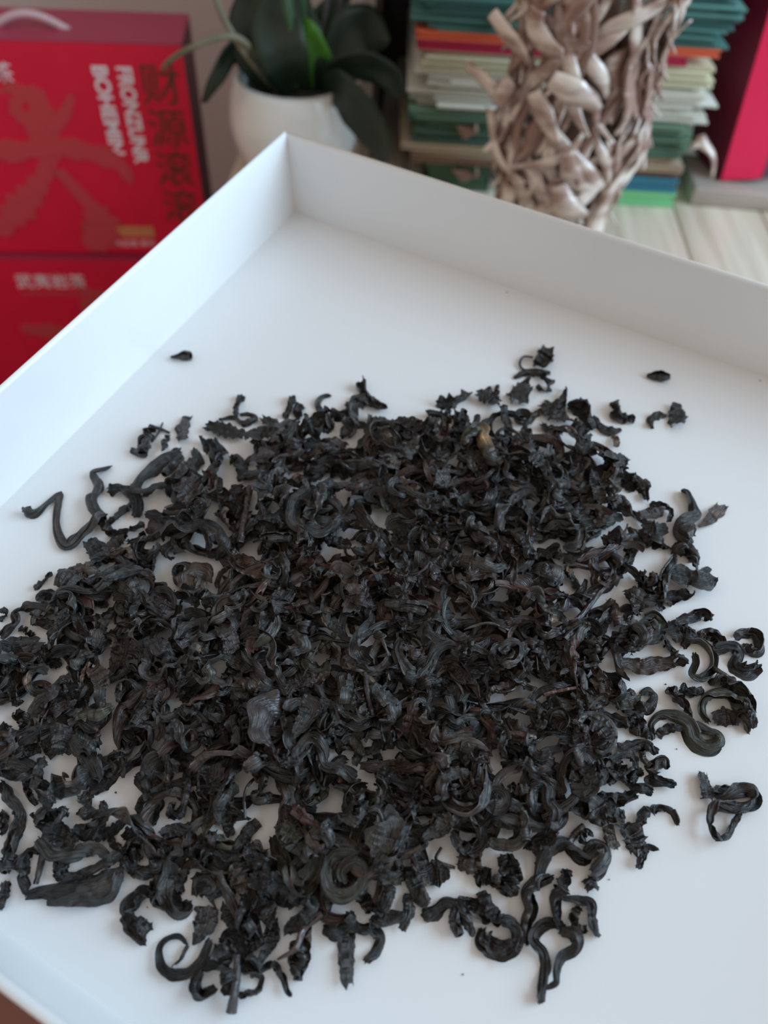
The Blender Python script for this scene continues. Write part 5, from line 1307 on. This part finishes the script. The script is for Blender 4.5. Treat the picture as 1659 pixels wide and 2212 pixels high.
for i in range(270):
    a = rg.uniform(0, 2 * math.pi); zz = rg.uniform(0.012, ztop * 1.25)
    ln = rg.uniform(0.045, 0.10); lean = rg.normal(0, 0.55); sgn = -1 if rg.random() < 0.8 else 1
    pts = []; curl = rg.uniform(0.0, 0.02); bulge = rg.uniform(0.0, 0.012)
    for q in np.linspace(0, 1, 6):
        z_ = max(0.003, zz + sgn * ln * (q - 0.5) * math.cos(lean * 0.7)); aa = a + (q - 0.5) * ln / 0.06 * math.sin(lean) + 0.25 * math.sin(3 * q + i)
        r_ = rad_at(z_) * rg.uniform(0.95, 1.02) - 0.006 + bulge * math.sin(math.pi * q) + (curl * (q - 0.75) * 4 if q > 0.75 else 0)
        pts.append((r_ * math.cos(aa), r_ * math.sin(aa) * 0.8, z_))
    wmax = rg.uniform(0.007, 0.0145)
    strip(pts, [wmax * 0.35, wmax, wmax * 0.9, wmax * 0.25], M_dried if rg.random() < 0.85 else M_dried2, rg.normal(0, 1.0), dp)
# a few strips with their own place: loops and long arcs on the sides
for seq, wid in (
    ([(1005, 140), (1040, 175), (1070, 205), (1105, 175)], [.006, .016, .022, .010]),
    ([(1055, 235), (1062, 300), (1085, 360), (1130, 400)], [.010, .012, .012, .008]),
    ([(1395, 110), (1390, 190), (1405, 260), (1395, 330), (1350, 385), (1300, 410)], [.010, .020, .014, .014, .012, .006]),
    ([(1370, 60), (1400, 100), (1430, 105), (1447, 80), (1430, 55)], [.010, .012, .010, .009, .006]),
    ([(1160, 20), (1150, 60), (1175, 100), (1215, 120)], [.012, .020, .018, .008]),
    ([(1150, 200), (1170, 250), (1200, 310)], [.012, .020, .010]),
    ([(1190, 170), (1240, 205), (1290, 240)], [.012, .022, .010]),
    ([(1360, 115), (1335, 150), (1325, 190)], [.014, .026, .012]),
    ([(1365, 170), (1340, 215), (1310, 260)], [.014, .024, .012]),
    ([(1225, 330), (1235, 380), (1275, 410), (1330, 395)], [.010, .016, .012, .006]),
    ([(1380, 300), (1350, 340), (1310, 380), (1250, 440)], [.012, .018, .014, .010]),
    ([(1100, 400), (1090, 440), (1110, 480)], [.014, .022, .012]),
    ([(1210, 400), (1220, 450), (1260, 470)], [.014, .024, .012]),
    ([(1330, 400), (1310, 450), (1290, 500), (1280, 560)], [.014, .022, .020, .012]),
    ([(1375, 0), (1385, 30), (1405, 10), (1402, -30)], [.008, .010, .010, .008]),
    ([(1060, 30), (1085, 70), (1120, 110), (1140, 140)], [.012, .016, .014, .008]),
):
    strip([np.array(at(px, py, 0.628 + 0.00025 * abs(px - 1225))) - np.array(dp.location) for px, py in seq], wid, M_dried, 0.8, dp)
# loose dried curls caught on the paper stack
for i, (seq, lab) in enumerate((
    ([(985, 275), (1005, 288), (1030, 285), (1028, 268)], 'small brown dried curl hanging by the green folders'),
    ([(975, 368), (1000, 382), (1030, 380), (1030, 362)], 'small brown dried curl by the tan cards'),
    ([(1490, 320), (1510, 305), (1535, 320), (1545, 345), (1540, 385)], 'pale dried curl hooked over the ends of the tan cards'),
    ([(1060, 40), (1075, 52), (1090, 50)], 'tiny pinkish dried curl by the teal folders'))):
    c = np.array(at(*seq[1], 0.793)); r = empty('dried_curl', tuple(c)); tag(r, lab, 'dried leaf')
    strip([np.array(at(px, py, 0.793 - 0.002 * j)) - c for j, (px, py) in enumerate(seq)], [.008, .013, .012, .006], M_dried2 if i != 2 else M_dried, 0.6, r, n=14)
